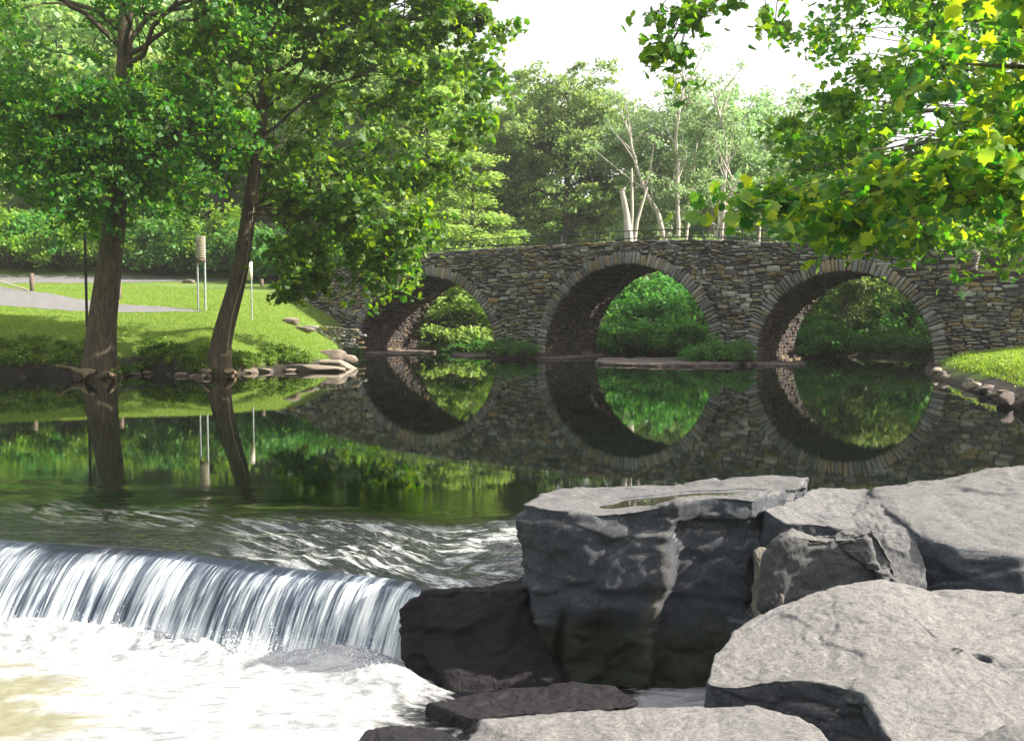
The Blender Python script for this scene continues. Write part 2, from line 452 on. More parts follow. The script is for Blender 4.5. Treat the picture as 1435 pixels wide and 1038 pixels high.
def foam_material():
    m, nt, out = new_mat('foaming_water')
    n = N(nt)
    tc = n('ShaderNodeTexCoord')
    fm = n('ShaderNodeAttribute', _attribute_name='foam')
    ol = n('ShaderNodeAttribute', _attribute_name='olive')
    n1 = n('ShaderNodeTexNoise', Vector=n('ShaderNodeMapping', Vector=tc.outputs['Object'], Rotation=(0, 0, 0.35), Scale=(1.0, 2.2, 1)).outputs[0], Scale=3.2, Detail=9, Roughness=0.68, Distortion=1.6)
    n2 = n('ShaderNodeTexNoise', Vector=n('ShaderNodeMapping', Vector=tc.outputs['Object'], Rotation=(0, 0, 0.35), Scale=(1.0, 2.6, 1)).outputs[0], Scale=1.1, Detail=4, Roughness=0.6, Distortion=0.8)
    fo = n.math('ADD', n.math('MULTIPLY', n.math('SUBTRACT', n1.outputs[0], 0.5), 1.4), fm.outputs['Fac'])
    fo = n.ramp(fo, [(0.35, (0, 0, 0)), (0.62, (1, 1, 1))])
    of = n.math('ADD', n.math('MULTIPLY', n.math('SUBTRACT', n2.outputs[0], 0.5), 1.8), ol.outputs['Fac'])
    of = n.ramp(of, [(0.45, (0, 0, 0)), (0.75, (1, 1, 1))])
    n4 = n('ShaderNodeTexNoise', Vector=n('ShaderNodeMapping', Vector=tc.outputs['Object'], Rotation=(0, 0, 0.5), Scale=(1.0, 3.6, 1)).outputs[0], Scale=2.4, Detail=10, Roughness=0.75, Distortion=2.2)
    wt = n.ramp(n4.outputs[0], [(0.36, (0.17, 0.18, 0.19)), (0.5, (0.34, 0.35, 0.36)), (0.62, (0.46, 0.465, 0.47))])
    white = n.mix(of, wt, (0.21, 0.205, 0.13))
    b = n('ShaderNodeBump', Strength=0.5, Distance=0.04, Height=n1.outputs[0])
    p1 = n('ShaderNodeBsdfPrincipled', Base__Color=white, Roughness=0.6, Normal=b.outputs[0])
    mixdark = n.mix(n.ramp(fm.outputs['Fac'], [(0.5, (0, 0, 0)), (0.7, (1, 1, 1))]), (0.006, 0.007, 0.010), (0.20, 0.21, 0.17))
    p2 = n('ShaderNodeBsdfPrincipled', Base__Color=mixdark, Roughness=0.06, IOR=1.33, Normal=b.outputs[0])
    mx = n('ShaderNodeMixShader', i0=fo, i1=p2.outputs[0], i2=p1.outputs[0])
    nt.links.new(mx.outputs[0], out.inputs[0])
    return m
M['foam'] = foam_material()

def puddle_material():
    m, nt, out = new_mat('puddle_water')
    n = N(nt)
    p = n('ShaderNodeBsdfPrincipled', Base__Color=(0.03, 0.028, 0.02, 1), Roughness=0.01, IOR=1.5)
    nt.links.new(p.outputs[0], out.inputs[0])
    return m
M['puddle'] = puddle_material()

# ------------------------------------------------------------------ bridge frame
TH = math.radians(33.0)
BY0 = 51.8
BA = np.array([math.cos(TH), -math.sin(TH), 0.0])
BU = np.array([math.sin(TH), math.cos(TH), 0.0])
B0 = np.array([0.0, BY0, 0.0])
BW = 5.5
def Bp(s, u, z):
    s, u, z = np.broadcast_arrays(np.asarray(s, float), np.asarray(u, float), np.asarray(z, float))
    return B0 + s[..., None] * BA + u[..., None] * BU + z[..., None] * np.array([0, 0, 1.0])
def BPx(px, py):
    d = ray(px, py)
    t = np.dot(B0, BU) / np.dot(d, BU)
    p = d * t + np.array([0, 0, H])
    return float(np.dot(p - B0, BA)), float(p[2])
def Sx(px): return BPx(px, 505)[0]

TOP_PX = [(-400, 470), (300, 425), (425, 400), (455, 380), (480, 374), (520, 366), (560, 358), (630, 352), (700, 347), (830, 340), (900, 337), (960, 335.5), (1040, 337), (1110, 340), (1200, 344), (1300, 348), (1367, 351)]
tops = [BPx(*q) for q in TOP_PX]
WING_S, WING_Z = BPx(1368, 380)
ts = [a for a, b in tops]; tz = [b for a, b in tops]
def top_z(s):
    s = np.asarray(s, float)
    return np.where(s > WING_S, WING_Z + (s - WING_S) * 0.01, np.interp(s, ts, tz))
ARCH = []
for (l, r, cx_, cy_) in ((503, 694, 600, 387), (764, 999, 885, 370), (1059, 1309, 1200, 380)):
    s0, s1 = Sx(l), Sx(r)
    b = BPx(cx_, cy_)[1]
    ARCH.append(((s0 + s1) / 2, (s1 - s0) / 2, b))
RING = 0.62
SPR = 0.25   # springing height
def arch_z(s):
    s = np.asarray(s, float)
    z = np.full(s.shape, -0.6)
    for c, a, b in ARCH:
        ins = np.abs(s - c) < a
        z = np.where(ins, SPR + (b - SPR) * np.sqrt(np.clip(1 - ((s - c) / a) ** 2, 0, 1)), z)
    return z

# ------------------------------------------------------------------ lip of the falls
LIP = [(-16, 13.4), (-13.0, 12.4), (-8.5, 10.9), (W(0, 764)[0], W(0, 764)[1]), tuple(W(200, 776)[:2]), tuple(W(350, 795)[:2]), tuple(W(480, 810)[:2]), tuple(W(600, 828)[:2]), (-0.3, 7.95), (0.6, 8.3), (5.0, 8.6), (9.0, 9.2)]
lipx = [a for a, b in LIP]; lipy = [b for a, b in LIP]
def lip_y(x): return np.interp(x, lipx, lipy)

# ------------------------------------------------------------------ shoreline and terrain
BL = lambda s, u: tuple(Bp(s, u, 0.0)[:2])
a1l = ARCH[0][0] - ARCH[0][1]
a3r = ARCH[2][0] + ARCH[2][1]
shore_left = [(-16.5, 8), (-16.5, 13), (-17, 16), (-17.6, 22), (-18.5, 28), (-20, 32)] + [tuple(W(x, y)[:2]) for x, y in
    ((-40, 531), (0, 529), (60, 527), (115, 530), (150, 531), (200, 523), (250, 526), (290, 530), (325, 525), (380, 520), (430, 519), (475, 515), (492, 508), (488, 501))] + \
    [BL(a1l - 0.2, -0.5), BL(a1l - 0.05, 0.3), BL(a1l, BW), BL(a1l - 1.2, BW + 1.5), BL(a1l - 2.5, BW + 5), BL(a1l + 1, BW + 12), BL(a1l + 6, BW + 22), BL(a1l + 10, BW + 60)]
far_bank = [BL(a1l + 16, BW + 60), BL(a1l + 11, BW + 22), BL(a1l + 8, BW + 13), BL(ARCH[0][0] + 4.2, BW + 6.5), BL(ARCH[1][0] - 3, BW + 2.5), BL(ARCH[1][0] + 2.5, BW + 2.5), BL(ARCH[2][0] - 2, BW + 5.5), BL(a3r + 2, BW + 7.5), (34, 47), (60, 36)]
shore_right = [(60, 30), (30, 44), BL(a3r + 3, BW + 2), BL(a3r + 0.05, BW), BL(a3r, 0.3)] + [tuple(W(x, y)[:2]) for x, y in ((1300, 517), (1292, 521), (1310, 531), (1340, 541), (1380, 553), (1435, 580))] + \
    [(11.2, 19.5), (11.0, 16), (9.6, 13), (7.5, 11), (6.2, 10), (5.8, 8.6), (5.2, 6), (4.4, 3.0), (3.5, 0), (3, -8)]
WATER = np.array(shore_left + far_bank + shore_right + [(-16, -8)])

def inside(poly, x, y):
    r = np.zeros(x.shape, bool)
    n = len(poly)
    for i in range(n):
        x1, y1 = poly[i]; x2, y2 = poly[(i + 1) % n]
        c = ((y1 > y) != (y2 > y))
        with np.errstate(divide='ignore', invalid='ignore'):
            xi = (x2 - x1) * (y - y1) / (y2 - y1 + 1e-12) + x1
        r ^= c & (x < xi)
    return r
def dist_poly(poly, x, y):
    d = np.full(x.shape, 1e9)
    n = len(poly)
    for i in range(n):
        p1 = poly[i]; p2 = poly[(i + 1) % n]
        e = p2 - p1
        L = (e ** 2).sum() + 1e-12
        t = np.clip(((x - p1[0]) * e[0] + (y - p1[1]) * e[1]) / L, 0, 1)
        d = np.minimum(d, np.hypot(x - p1[0] - t * e[0], y - p1[1] - t * e[1]))
    return d

def terrain(x, y):
    x = np.asarray(x, float); y = np.asarray(y, float)
    shp = x.shape
    x = x.ravel(); y = y.ravel()
    d = dist_poly(WATER, x, y)
    ins = inside(WATER, x, y)
    s = (x - B0[0]) * BA[0] + (y - B0[1]) * BA[1]
    u = (x - B0[0]) * BU[0] + (y - B0[1]) * BU[1]
    q = np.stack([x, y, 0 * x], 1)
    nz = fbm(q * 0.25, 3) * 0.10 + fbm(q * 1.3, 3) * 0.04
    steep = np.interp(x, [-14.5, -12, -9.5, -7.5], [1.0, 0.85, 0.45, 0.35])
    cut = np.interp(d, [0, 0.35, 0.9, 2.0, 4.0, 6.0], [0, 0.55, 0.95, 1.45, 1.9, 2.1])
    gen = np.interp(d, [0, 0.5, 1.5, 4, 9], [0.02, 0.25, 0.6, 1.3, 2.3])
    zl = cut * steep + gen * (1 - steep)
    dl = np.where(x < -9, np.clip(y - np.interp(x, [-60, -18, -13, -9, -6], [30, 35.5, 38, 43, 52]), 0, 200), d)
    dl = np.where(y < 34, d, np.maximum(dl * 0.9, np.minimum(d, 5)))
    zl = zl + 0.085 * np.clip(dl - 5, 0, 32) + 0.30 * np.clip(dl - 38, 0, 70)
    zr = np.interp(d, [0, 0.4, 1.5, 4, 12], [0.0, 0.22, 0.62, 1.05, 1.6]) + 0.05 * np.clip(d - 12, 0, 60)
    zf = np.interp(d, [0, 0.6, 3, 12, 30], [0, 0.3, 0.8, 2.0, 3.2]) + 0.12 * np.clip(d - 30, 0, 100)
    near_r = (u < 2.7) & (x > 2)
    near_l = np.where(u < BW, x <= 2, s < a1l + np.interp(u - BW, [0, 6, 12, 22, 60, 200], [3.5, 2.5, 4, 8.5, 13, 40]))
    z = np.where(near_r, zr, np.where(near_l, zl, zf))
    # embankments carrying the road to the bridge ends
    tgt = np.interp(s, ts, tz) - 0.55
    across = sstep(-3.5, 0.2, u) * (1 - sstep(BW, BW + 4, u))
    fl = (1 - sstep(a1l - 8.5, a1l - 3.2, s)) * sstep(-60, -24, s)
    z = np.where(~ins & (s < a1l), z + np.clip(tgt - z, 0, 9) * fl * across, z)
    zr_t = 3.7
    fr = sstep(a3r + 0.2, a3r + 1.2, s) * sstep(0.15, 0.5, u) * (1 - sstep(BW - 0.3, BW + 4, u)) * np.where(s > a3r, 1, 0)
    z = np.where(~ins, z + np.clip(zr_t - z, 0, 9) * fr, z)
    z = z + nz * sstep(0.1, 1.5, d)
    pool = (y < lip_y(x)) & (x < 8)
    zi = -0.12 - np.minimum(d * 0.6, 1.6)
    zi = np.where(pool, -0.8 - np.minimum(d * 0.6, 1.0), zi)
    z = np.where(ins, zi, z)
    return z.reshape(shp)

def tz1(x, y): return float(terrain(np.array([x]), np.array([y]))[0])

def hit(px, py, y0=20.0, y1=140.0):
    """where the line of sight through a pixel meets the ground"""
    d = ray(px, py)
    ys = np.arange(y0, y1, 0.25)
    t = ys / d[1]
    zz = H + d[2] * t
    g = terrain(d[0] * t, ys)
    k = np.argmax(g >= zz)
    if g[k] < zz[k]: k = len(ys) - 1
    return np.array([d[0] * t[k], ys[k], g[k]])

def axis_coords(segs):
    r = [segs[0][0]]
    for a, b, st in segs:
        n = max(1, int(round((b - a) / st)))
        r += list(np.linspace(a, b, n + 1)[1:])
    return np.array(r)
gx = axis_coords([(-600, -120, 30), (-120, -45, 3), (-45, -24, 0.8), (-24, 24, 0.24), (24, 45, 0.9), (45, 120, 4), (120, 600, 30)])
gy = axis_coords([(-300, -20, 20), (-20, 8, 1.0), (8, 62, 0.24), (62, 90, 0.6), (90, 150, 3), (150, 700, 30)])
X, Y = np.meshgrid(gx, gy, indexing='ij')
Z = terrain(X, Y)
far = np.hypot(X, Y - 40)
Z = np.where(far > 150, np.minimum(Z, 30), Z)
dsh = dist_poly(WATER, X.ravel(), Y.ravel()).reshape(X.shape)
ins = inside(WATER, X.ravel(), Y.ravel()).reshape(X.shape)
nn = fbm(np.stack([X.ravel(), Y.ravel(), 0 * X.ravel()], 1) * 0.9, 3).reshape(X.shape)
soil = np.where(ins, 1.0, 1 - sstep(0.25, 0.75, dsh + nn * 0.35))
S_ = (X - B0[0]) * BA[0] + (Y - B0[1]) * BA[1]; U_ = (X - B0[0]) * BU[0] + (Y - B0[1]) * BU[1]
woods = sstep(BW + 2, BW + 7, U_) * sstep(-14, -8, X)
woods = np.maximum(woods, sstep(76, 80, Y) * (X < -5))
woods = np.where((S_ > 16) & (U_ < BW + 6), 0, woods)
soil = np.maximum(soil, woods * 0.9 * sstep(-0.5, 0.1, nn))
soil = np.maximum(soil, np.where((X > 0) & (Y < 30) & ~ins, 1 - sstep(0.9, 1.7, dsh + nn * 0.4), 0))
g = np_mesh('ground', np.stack([X, Y, Z], -1).reshape(-1, 3), grid_faces(len(gx), len(gy)), M['ground'], smooth=True, attrs={'soil': soil.ravel()})
tag(g, 'grassy stream banks and wooded ground', kind='structure')

# ------------------------------------------------------------------ roads
def strip(name, up, low, mat, label, lift=0.03):
    a = np.array([hit(*q) for q in up]); b = np.array([hit(*q) for q in low])
    n = 60
    t0 = np.linspace(0, 1, len(a)); t = np.linspace(0, 1, n)
    a = np.stack([np.interp(t, t0, a[:, k]) for k in range(3)], 1)
    t0 = np.linspace(0, 1, len(b))
    b = np.stack([np.interp(t, t0, b[:, k]) for k in range(3)], 1)
    m = 7
    v = a[:, None] * (1 - np.linspace(0, 1, m)[None, :, None]) + b[:, None] * np.linspace(0, 1, m)[None, :, None]
    v = v.reshape(-1, 3)
    v[:, 2] = terrain(v[:, 0], v[:, 1]) + lift
    o = np_mesh(name, v, grid_faces(n, m), mat, smooth=True)
    return tag(o, label, kind='structure')
strip('path', [(-120, 394), (0, 402), (50, 410), (110, 420), (180, 428), (275, 436)], [(-120, 424), (0, 429), (50, 433), (110, 437), (180, 439), (285, 438)], M['asphalt'], 'pale asphalt path curving across the lawn')
strip('road', [(-80, 386), (60, 386), (150, 387), (240, 389), (330, 391)], [(-80, 397), (60, 397), (150, 397), (240, 395), (330, 394)], M['asphalt'], 'pale road along the foot of the wooded slope')

# ------------------------------------------------------------------ pond
px_ = axis_coords([(-70, -24, 4), (-24, -8, 0.4), (-8, 3, 0.035), (3, 24, 0.5), (24, 70, 4)])
rv = np.concatenate([np.linspace(0, 5, 150), 5 + np.geomspace(0.05, 105, 70)])
PX, PR = np.meshgrid(px_, rv, indexing='ij')
PY = lip_y(PX) + PR
PY = np.where(PX > 1.2, PY - 0.35, PY)
q = np.stack([PX.ravel(), PY.ravel(), 0 * PX.ravel()], 1)
# broken water where the stream speeds up in front of the boulders
rap = sstep(-3.6, -1.2, PX) * (1 - sstep(1.6, 2.9, PR)) * (1 - sstep(0.3, 0.8, PX))
agit = 0.0005 + 0.006 * (1 - sstep(2.0, 5.0, PR)) + 0.13 * (1 - sstep(0.5, 2.2, PR)) + 0.30 * rap
wv = fbm(q * np.array([1.1, 2.4, 1]) + 3, 4).reshape(PX.shape)
wv2 = fbm(q * np.array([3.5, 6.5, 1]) + 9, 3, ridged=True).reshape(PX.shape)
PZ = wv * (0.022 * (1 - sstep(1.5, 4.0, PR)) + 0.075 * rap) + wv2 * 0.03 * rap + 0.03 * rap
PZ = PZ * sstep(0.0, 0.5, PR) - 0.10 * (1 - sstep(0.0, 0.26, PR))
foam_a = rap * 0.85 * sstep(0.05, 0.5, rap) + 0.40 * sstep(-6.5, -3.0, PX) * (1 - sstep(-3.0, -1.5, PX)) * sstep(0.9, 1.3, PR) * (1 - sstep(1.7, 2.3, PR))
foam_a = foam_a + 0.9 * (1 - sstep(0.0, 0.7, PR)) * sstep(-1.6, -0.7, PX) * (1 - sstep(0.0, 0.4, PX))
flow = np.stack([PX + 0.15 * wv, PR + PX * 0.35, 0 * PX], -1).reshape(-1, 3)
o = np_mesh('pond', np.stack([PX, PY, PZ], -1).reshape(-1, 3), grid_faces(len(px_), len(rv)), M['pond'], smooth=True,
            attrs={'agit': agit.ravel(), 'foam': foam_a.ravel(), 'flow': flow})
tag(o, 'still dark mill pond mirroring the bridge', kind='structure')

# ------------------------------------------------------------------ waterfall
def arclen_lip(xs):
    ys = lip_y(xs)
    return np.concatenate([[0], np.cumsum(np.hypot(np.diff(xs), np.diff(ys)))])
fx = np.linspace(-13.5, W(600, 830)[0], 1500)
fy = lip_y(fx)
k = 61
fy = np.convolve(np.pad(fy, k // 2, mode='edge'), np.ones(k) / k, 'valid')
T = arclen_lip(fx)
lip_n = noise3(np.stack([T * 0.9, 0 * T, 0 * T + 3], 1)) * 0.16 + noise3(np.stack([T * 2.7, 0 * T, 0 * T + 8], 1)) * 0.035
tx, ty = np.gradient(fx), np.gradient(fy)
L_ = np.hypot(tx, ty)
nx_, ny_ = ty / L_, -tx / L_      # horizontal normal pointing downstream (toward the camera)
s_ = np.where(ny_ > 0, -1, 1); nx_, ny_ = nx_ * s_, ny_ * s_
nq = 46
Q = np.linspace(0, 1, nq)
V = np.zeros((len(fx), nq, 3)); FL = np.zeros((len(fx), nq, 3)); WH = np.zeros((len(fx), nq))
reach = np.interp(fx, [-13, -5, -2.5, -0.7], [0.62, 0.60, 0.42, 0.26])
fn = noise3(np.stack([T * 7, 0 * T, 0 * T], 1)) * 0.5 + noise3(np.stack([T * 17, 0 * T, 0 * T + 5], 1)) * 0.3 + noise3(np.stack([T * 41, 0 * T, 0 * T + 2], 1)) * 0.2
for j, qv in enumerate(Q):
    if qv < 0.25:
        a = qv / 0.25
        off = -0.26 * (1 - a); z = -0.03 + 0.034 * np.sin(min(1, a * 1.25) * PI * 0.62) - 0.03 * a ** 3 + 0 * T
        amp = 0.2 * a
    else:
        a = (qv - 0.25) / 0.75
        off = reach * a ** 0.85
        z = -0.018 - 0.62 * (0.12 * a + 0.88 * a ** 1.55)
        amp = 0.2 + 0.8 * a
    off = off + lip_n * (0.3 + 0.7 * min(1, qv * 3)) + fn * 0.055 * amp
    V[:, j, 0] = fx + nx_ * off - 0.10 * max(0, qv - 0.25)
    V[:, j, 1] = fy + ny_ * off
    V[:, j, 2] = z + fn * 0.008 * amp - 0.07 * sstep(fx[-1] - 0.25, fx[-1], fx) * (1 - 0.5 * qv)
    FL[:, j, 0] = T; FL[:, j, 1] = qv * 1.3
    WH[:, j] = 0.30 * (1 - sstep(0.2, 0.6, qv)) * fbm(np.stack([T * 1.1, 0 * T, 0 * T + 1], 1), 3) + np.interp(qv, [0, 0.2, 0.30, 0.42, 0.8, 1], [0.05, 0.25, 0.60, 0.68, 0.62, 0.92]) + (0.12 + 0.25 * (1 - sstep(0.15, 0.6, qv))) * np.interp(fx, [-2.2, -1.3, -0.7], [0, 1, 1])
o = np_mesh('waterfall', V.reshape(-1, 3), grid_faces(len(fx), nq), M['fall'], smooth=True, attrs={'flow': FL.reshape(-1, 3), 'white': WH.ravel()})
tag(o, 'low white waterfall pouring over the weir in streaks', 'waterfall')

# weir wall hidden behind the sheet
mb = MB()
vx = np.linspace(-14.5, 0.4, 60)
vy = lip_y(vx) + 0.08
rows = [(0.6, -0.06), (0.0, -0.08), (-0.03, -1.3)]
v = np.stack([np.stack([vx, vy + a, np.full_like(vx, b)], 1) for a, b in rows], 1).reshape(-1, 3)
mb.add(v, grid_faces(60, 3))
tag(mb.build('weir', M['rock_wet'], smooth=True), 'dark stone weir behind the falling water', 'weir')

# ------------------------------------------------------------------ lower pool
lx = axis_coords([(-16, -8, 0.3), (-8, 2.5, 0.03), (2.5, 6, 0.3)])
lt = np.concatenate([np.linspace(0, 4.2, 170), 4.2 + np.geomspace(0.1, 12, 25)])
LX, LT = np.meshgrid(lx, lt, indexing='ij')
LY = lip_y(LX) + 0.05 - LT
q = np.stack([LX.ravel(), LY.ravel(), 0 * LX.ravel()], 1)
foot = np.interp(LX, [-13, -5, -2.5, -0.7, 0.5], [0.72, 0.68, 0.5, 0.32, 0.3])
near = np.exp(-((LT - foot - 0.12) / 0.33) ** 2) * (1 - sstep(-1.0, -0.45, LX))
fr = sstep(-1.35, -0.55, LX + 0.25 * fbm(q * 1.3, 3).reshape(LX.shape) + 0.10 * (LT - 1.0))
n1 = fbm(q * np.array([0.9, 2.4, 1]) + 0.5 * np.stack([fbm(q * 0.8, 2), fbm(q * 0.8 + 7, 2), 0 * q[:, 0]], 1), 3).reshape(LX.shape)
n2 = fbm(q * np.array([5.5, 7, 1]) + 5, 4, ridged=True).reshape(LX.shape)
LZ = -0.62 + 0.075 * n1 + (0.012 + 0.05 * near) * n2 + 0.13 * near * (0.7 + 0.6 * n1)
LZ = LZ - 0.03 * fr
foam_l = 0.80 * (1 - fr) + 0.35 * near + 0.33 * fr
chan = np.exp(-(((LX - 1.35) / 0.42) ** 2 + ((LY - 7.05) / 0.35) ** 2))
foam_l = foam_l + 1.0 * chan
olive = 0.12 + 0.72 * sstep(0.7, 2.2, LT) * (1 - sstep(-4.0, -2.0, LX)) + 0.5 * chan
olive = olive * (1 - 0.8 * near)
o = np_mesh('lower_pool', np.stack([LX, LY, LZ], -1).reshape(-1, 3), grid_faces(len(lx), len(lt)), M['foam'], smooth=True,
            attrs={'foam': foam_l.ravel(), 'olive': olive.ravel()})
tag(o, 'churning white water below the falls', kind='structure')

# spray thrown up where the fall lands
def drops(name, n, cx_fn, size, mat, label):
    V_, F_ = [], []
    base = np.array([[1, 0, 0], [-1, 0, 0], [0, 1, 0], [0, -1, 0], [0, 0, 1], [0, 0, -1.0]])
    fo = np.array([[0, 2, 4], [2, 1, 4], [1, 3, 4], [3, 0, 4], [2, 0, 5], [1, 2, 5], [3, 1, 5], [0, 3, 5]])
    c = cx_fn(n)
    sz = rs.uniform(0.3, 1.0, n) ** 2 * size
    st = np.stack([np.ones(n), np.ones(n), rs.uniform(1, 2.6, n)], 1)
    v = c[:, None] + base[None] * sz[:, None, None] * st[:, None]
    f = (fo[None] + (np.arange(n) * 6)[:, None, None]).reshape(-1, 3)
    o = np_mesh(name, v.reshape(-1, 3), f, mat, smooth=True)
    return tag(o, label, kind='stuff')
M['spray'] = plain_mat('spray_white', (0.88, 0.9, 0.92), 0.4, var=0.03)
def spray_pts(n):
    x = np.where(rs.random(n) < 0.6, rs.uniform(-2.4, -1.0, n), rs.uniform(-6, -1.0, n))
    ft = np.interp(x, [-13, -5, -2.5, -0.7], [0.72, 0.68, 0.5, 0.36])
    y = lip_y(x) - ft + rs.normal(0, 0.10, n) - 0.08
    z = -0.55 + np.abs(rs.normal(0, 0.075, n)) + 0.05 * sstep(-2, -1, x) * rs.random(n)
    return np.stack([x, y, z], 1)
drops('spray', 3500, spray_pts, 0.0045, M['spray'], 'fine white spray at the foot of the falls')

# ------------------------------------------------------------------ boulders
def resample(pts, n):
    pts = np.asarray(pts, float)
    p = np.vstack([pts, pts[:1]])
    d = np.concatenate([[0], np.cumsum(np.linalg.norm(np.diff(p, axis=0), axis=1))])
    t = np.linspace(0, d[-1], n, endpoint=False)
    return np.stack([np.interp(t, d, p[:, k]) for k in range(3)], 1)

def smooth_ring(r, k):
    for _ in range(k):
        r = (np.roll(r, 1, 0) + np.roll(r, -1, 0)) * 0.25 + r * 0.5
    return r

def worley(p, k):
    # faceted fracture: each cell is a tilted plane
    p = np.asarray(p, float)
    i0 = np.floor(p).astype(np.int64)
    best = np.full(len(p), 1e9); sec = np.full(len(p), 1e9)
    val = np.zeros(len(p)); val2 = np.zeros(len(p))
    for dx in (-1, 0, 1):
        for dy in (-1, 0, 1):
            for dz in (-1, 0, 1):
                c = i0 + np.array([dx, dy, dz])
                h = [_hash(c[:, 0] + 31 * q + k, c[:, 1] + 57 * q, c[:, 2] + 11 * q) for q in range(7)]
                ctr = c + np.stack(h[:3], 1)
                d = p - ctr
                r = (d ** 2).sum(1)
                v = (h[3] * 2 - 1) + 1.6 * (d[:, 0] * (h[4] * 2 - 1) + d[:, 1] * (h[5] * 2 - 1) + d[:, 2] * (h[6] * 2 - 1))
                m = r < best
                sec = np.where(m, best, np.minimum(sec, r)); val2 = np.where(m, val, np.where(r <= sec, v, val2))
                val = np.where(m, v, val); best = np.where(m, r, best)
    e = np.sqrt(sec) - np.sqrt(best)
    w = sstep(0, 0.10, e) * 0.5 + 0.5
    return val * w + val2 * (1 - w), e

def boulder(name, top, bottom, mat, label, cat='boulder', n=220, nt=44, ns=60, amp=0.05, freq=1.6, rim=0.05, planes=0, mod=None, dome=0.0, seed=0, waist=None, steps=0.0, group=None, fine=1.0, vein=None):
    """closed stone from the outline of its upper face and of its foot (world points)"""
    T_ = smooth_ring(resample(top, n), 2)
    B_ = smooth_ring(resample(bottom, n), 3)
    # line the two rings up by angle
    ct = T_.mean(0)
    ang = lambda R, c: np.unwrap(np.arctan2(R[:, 1] - c[1], R[:, 0] - c[0]))
    at, ab = ang(T_, ct), ang(B_, B_.mean(0))
    if at[-1] < at[0]: T_ = T_[::-1]; at = ang(T_, ct)
    if ab[-1] < ab[0]: B_ = B_[::-1]; ab = ang(B_, B_.mean(0))
    tgt = at
    abm = np.concatenate([ab - 2 * PI, ab, ab + 2 * PI]); Bm = np.vstack([B_, B_, B_])
    B2 = np.stack([np.interp(tgt - round((tgt[0] - ab[0]) / (2 * PI)) * 2 * PI, abm, Bm[:, k]) for k in range(3)], 1)
    rings = []
    for i in range(nt):
        a = ((i + 0.5) / nt) ** 0.8
        R = ct + (T_ - ct) * a
        if dome: R[:, 2] += dome * (1 - a ** 2)
        rings.append(R)
    for j in range(ns):
        a = j / (ns - 1)
        aa = a ** 1.1
        R = T_ * (1 - aa) + B2 * aa
        if waist: 
            c2 = ct * (1 - aa) + B2.mean(0) * aa
            R[:, :2] = c2[:2] + (R[:, :2] - c2[:2]) * (1 + waist * math.sin(PI * a))
        R = R.copy()
        R[:, 2] -= rim * (1 - math.exp(-a * ns * 0.5)) * 0
        rings.append(R)
    V_ = np.stack(rings, 1)            # (n, rings, 3)
    # soften the rim
    for _ in range(max(1, int(rim * 60))):
        Vs = V_.copy()
        Vs[:, 1:-1] = 0.25 * V_[:, :-2] + 0.5 * V_[:, 1:-1] + 0.25 * V_[:, 2:]
        V_ = Vs
    v = V_.reshape(-1, 3)
    if planes:
        r2 = np.random.default_rng(seed + 5)
        c = v.mean(0)
        for _ in range(planes):
            d = r2.normal(size=3); d[2] = abs(d[2]) * 0.6; d /= np.linalg.norm(d)
            e = (v - c) @ d
            lim = np.quantile(e, r2.uniform(0.90, 0.985))
            v = v - np.clip(e - lim, 0, None)[:, None] * d * 0.85
    # displacement along approximate normals
    me_n = np.zeros_like(v)
    f = grid_faces(n, nt + ns, wrap_u=True)
    fn_ = np.cross(v[f[:, 1]] - v[f[:, 0]], v[f[:, 3]] - v[f[:, 0]])
    for k in range(4): np.add.at(me_n, f[:, k], fn_)
    me_n /= np.linalg.norm(me_n, axis=1)[:, None] + 1e-12
    if np.sum(me_n * (v - v.mean(0))) < 0: me_n = -me_n; f = f[:, ::-1]
    sh = np.array([seed * 3.7, seed * 1.3, seed * 2.9])
    wp = v * np.array([1, 1, 1.35]) + 0.10 * np.stack([fbm(v * 2 + sh, 2), fbm(v * 2 + sh + 9, 2), fbm(v * 2 + sh + 20, 2)], 1)
    f1, e1 = worley(wp * freq * 1.25 + sh, seed)
    f2, e2 = worley(wp * freq * 3.6 + sh, seed + 3)
    upw = 1 - 0.55 * sstep(0.5, 0.95, me_n[:, 2])
    dsp = amp * (0.55 * fbm(v * freq + sh, 3) + upw * (0.42 * f1 + 0.16 * f2)) - amp * 0.25 * upw * (1 - sstep(0, 0.05, e1))
    dsp = dsp + fine * (0.007 * fbm(v * 11 + sh, 3, ridged=True) + 0.006 * fbm(v * 30 + sh, 3))
    # bedding seams
    bed = noise3(np.stack([v[:, 2] * 9 + v[:, 0] * 1.2 + 0.8 * fbm(v * 1.5 + sh, 2), 0 * v[:, 0] + seed, 0 * v[:, 0]], 1))
    dsp = dsp - steps * 0.35 * sstep(0.35, 0.6, bed) * (1 - sstep(0.6, 0.9, me_n[:, 2]))
    v = v + me_n * dsp[:, None]
    if mod is not None: v = mod(v)
    cidx = len(v)
    v = np.vstack([v, v.reshape(n, -1, 3)[:, 0].mean(0)])
    i = np.arange(n)
    nv = nt + ns
    cap = np.stack([i * nv, ((i + 1) % n) * nv, np.full(n, cidx)], 1)
    if np.cross(v[cap[0, 1]] - v[cap[0, 0]], v[cap[0, 2]] - v[cap[0, 0]])[2] < 0: cap = cap[:, ::-1]
    o = np_mesh(name, v, [f, cap], mat, smooth=True, attrs={'vein': vein(v)} if vein else None)
    return tag(o, label, cat, group)

def R3(lst): return [P(a, b, c) for a, b, c in lst]
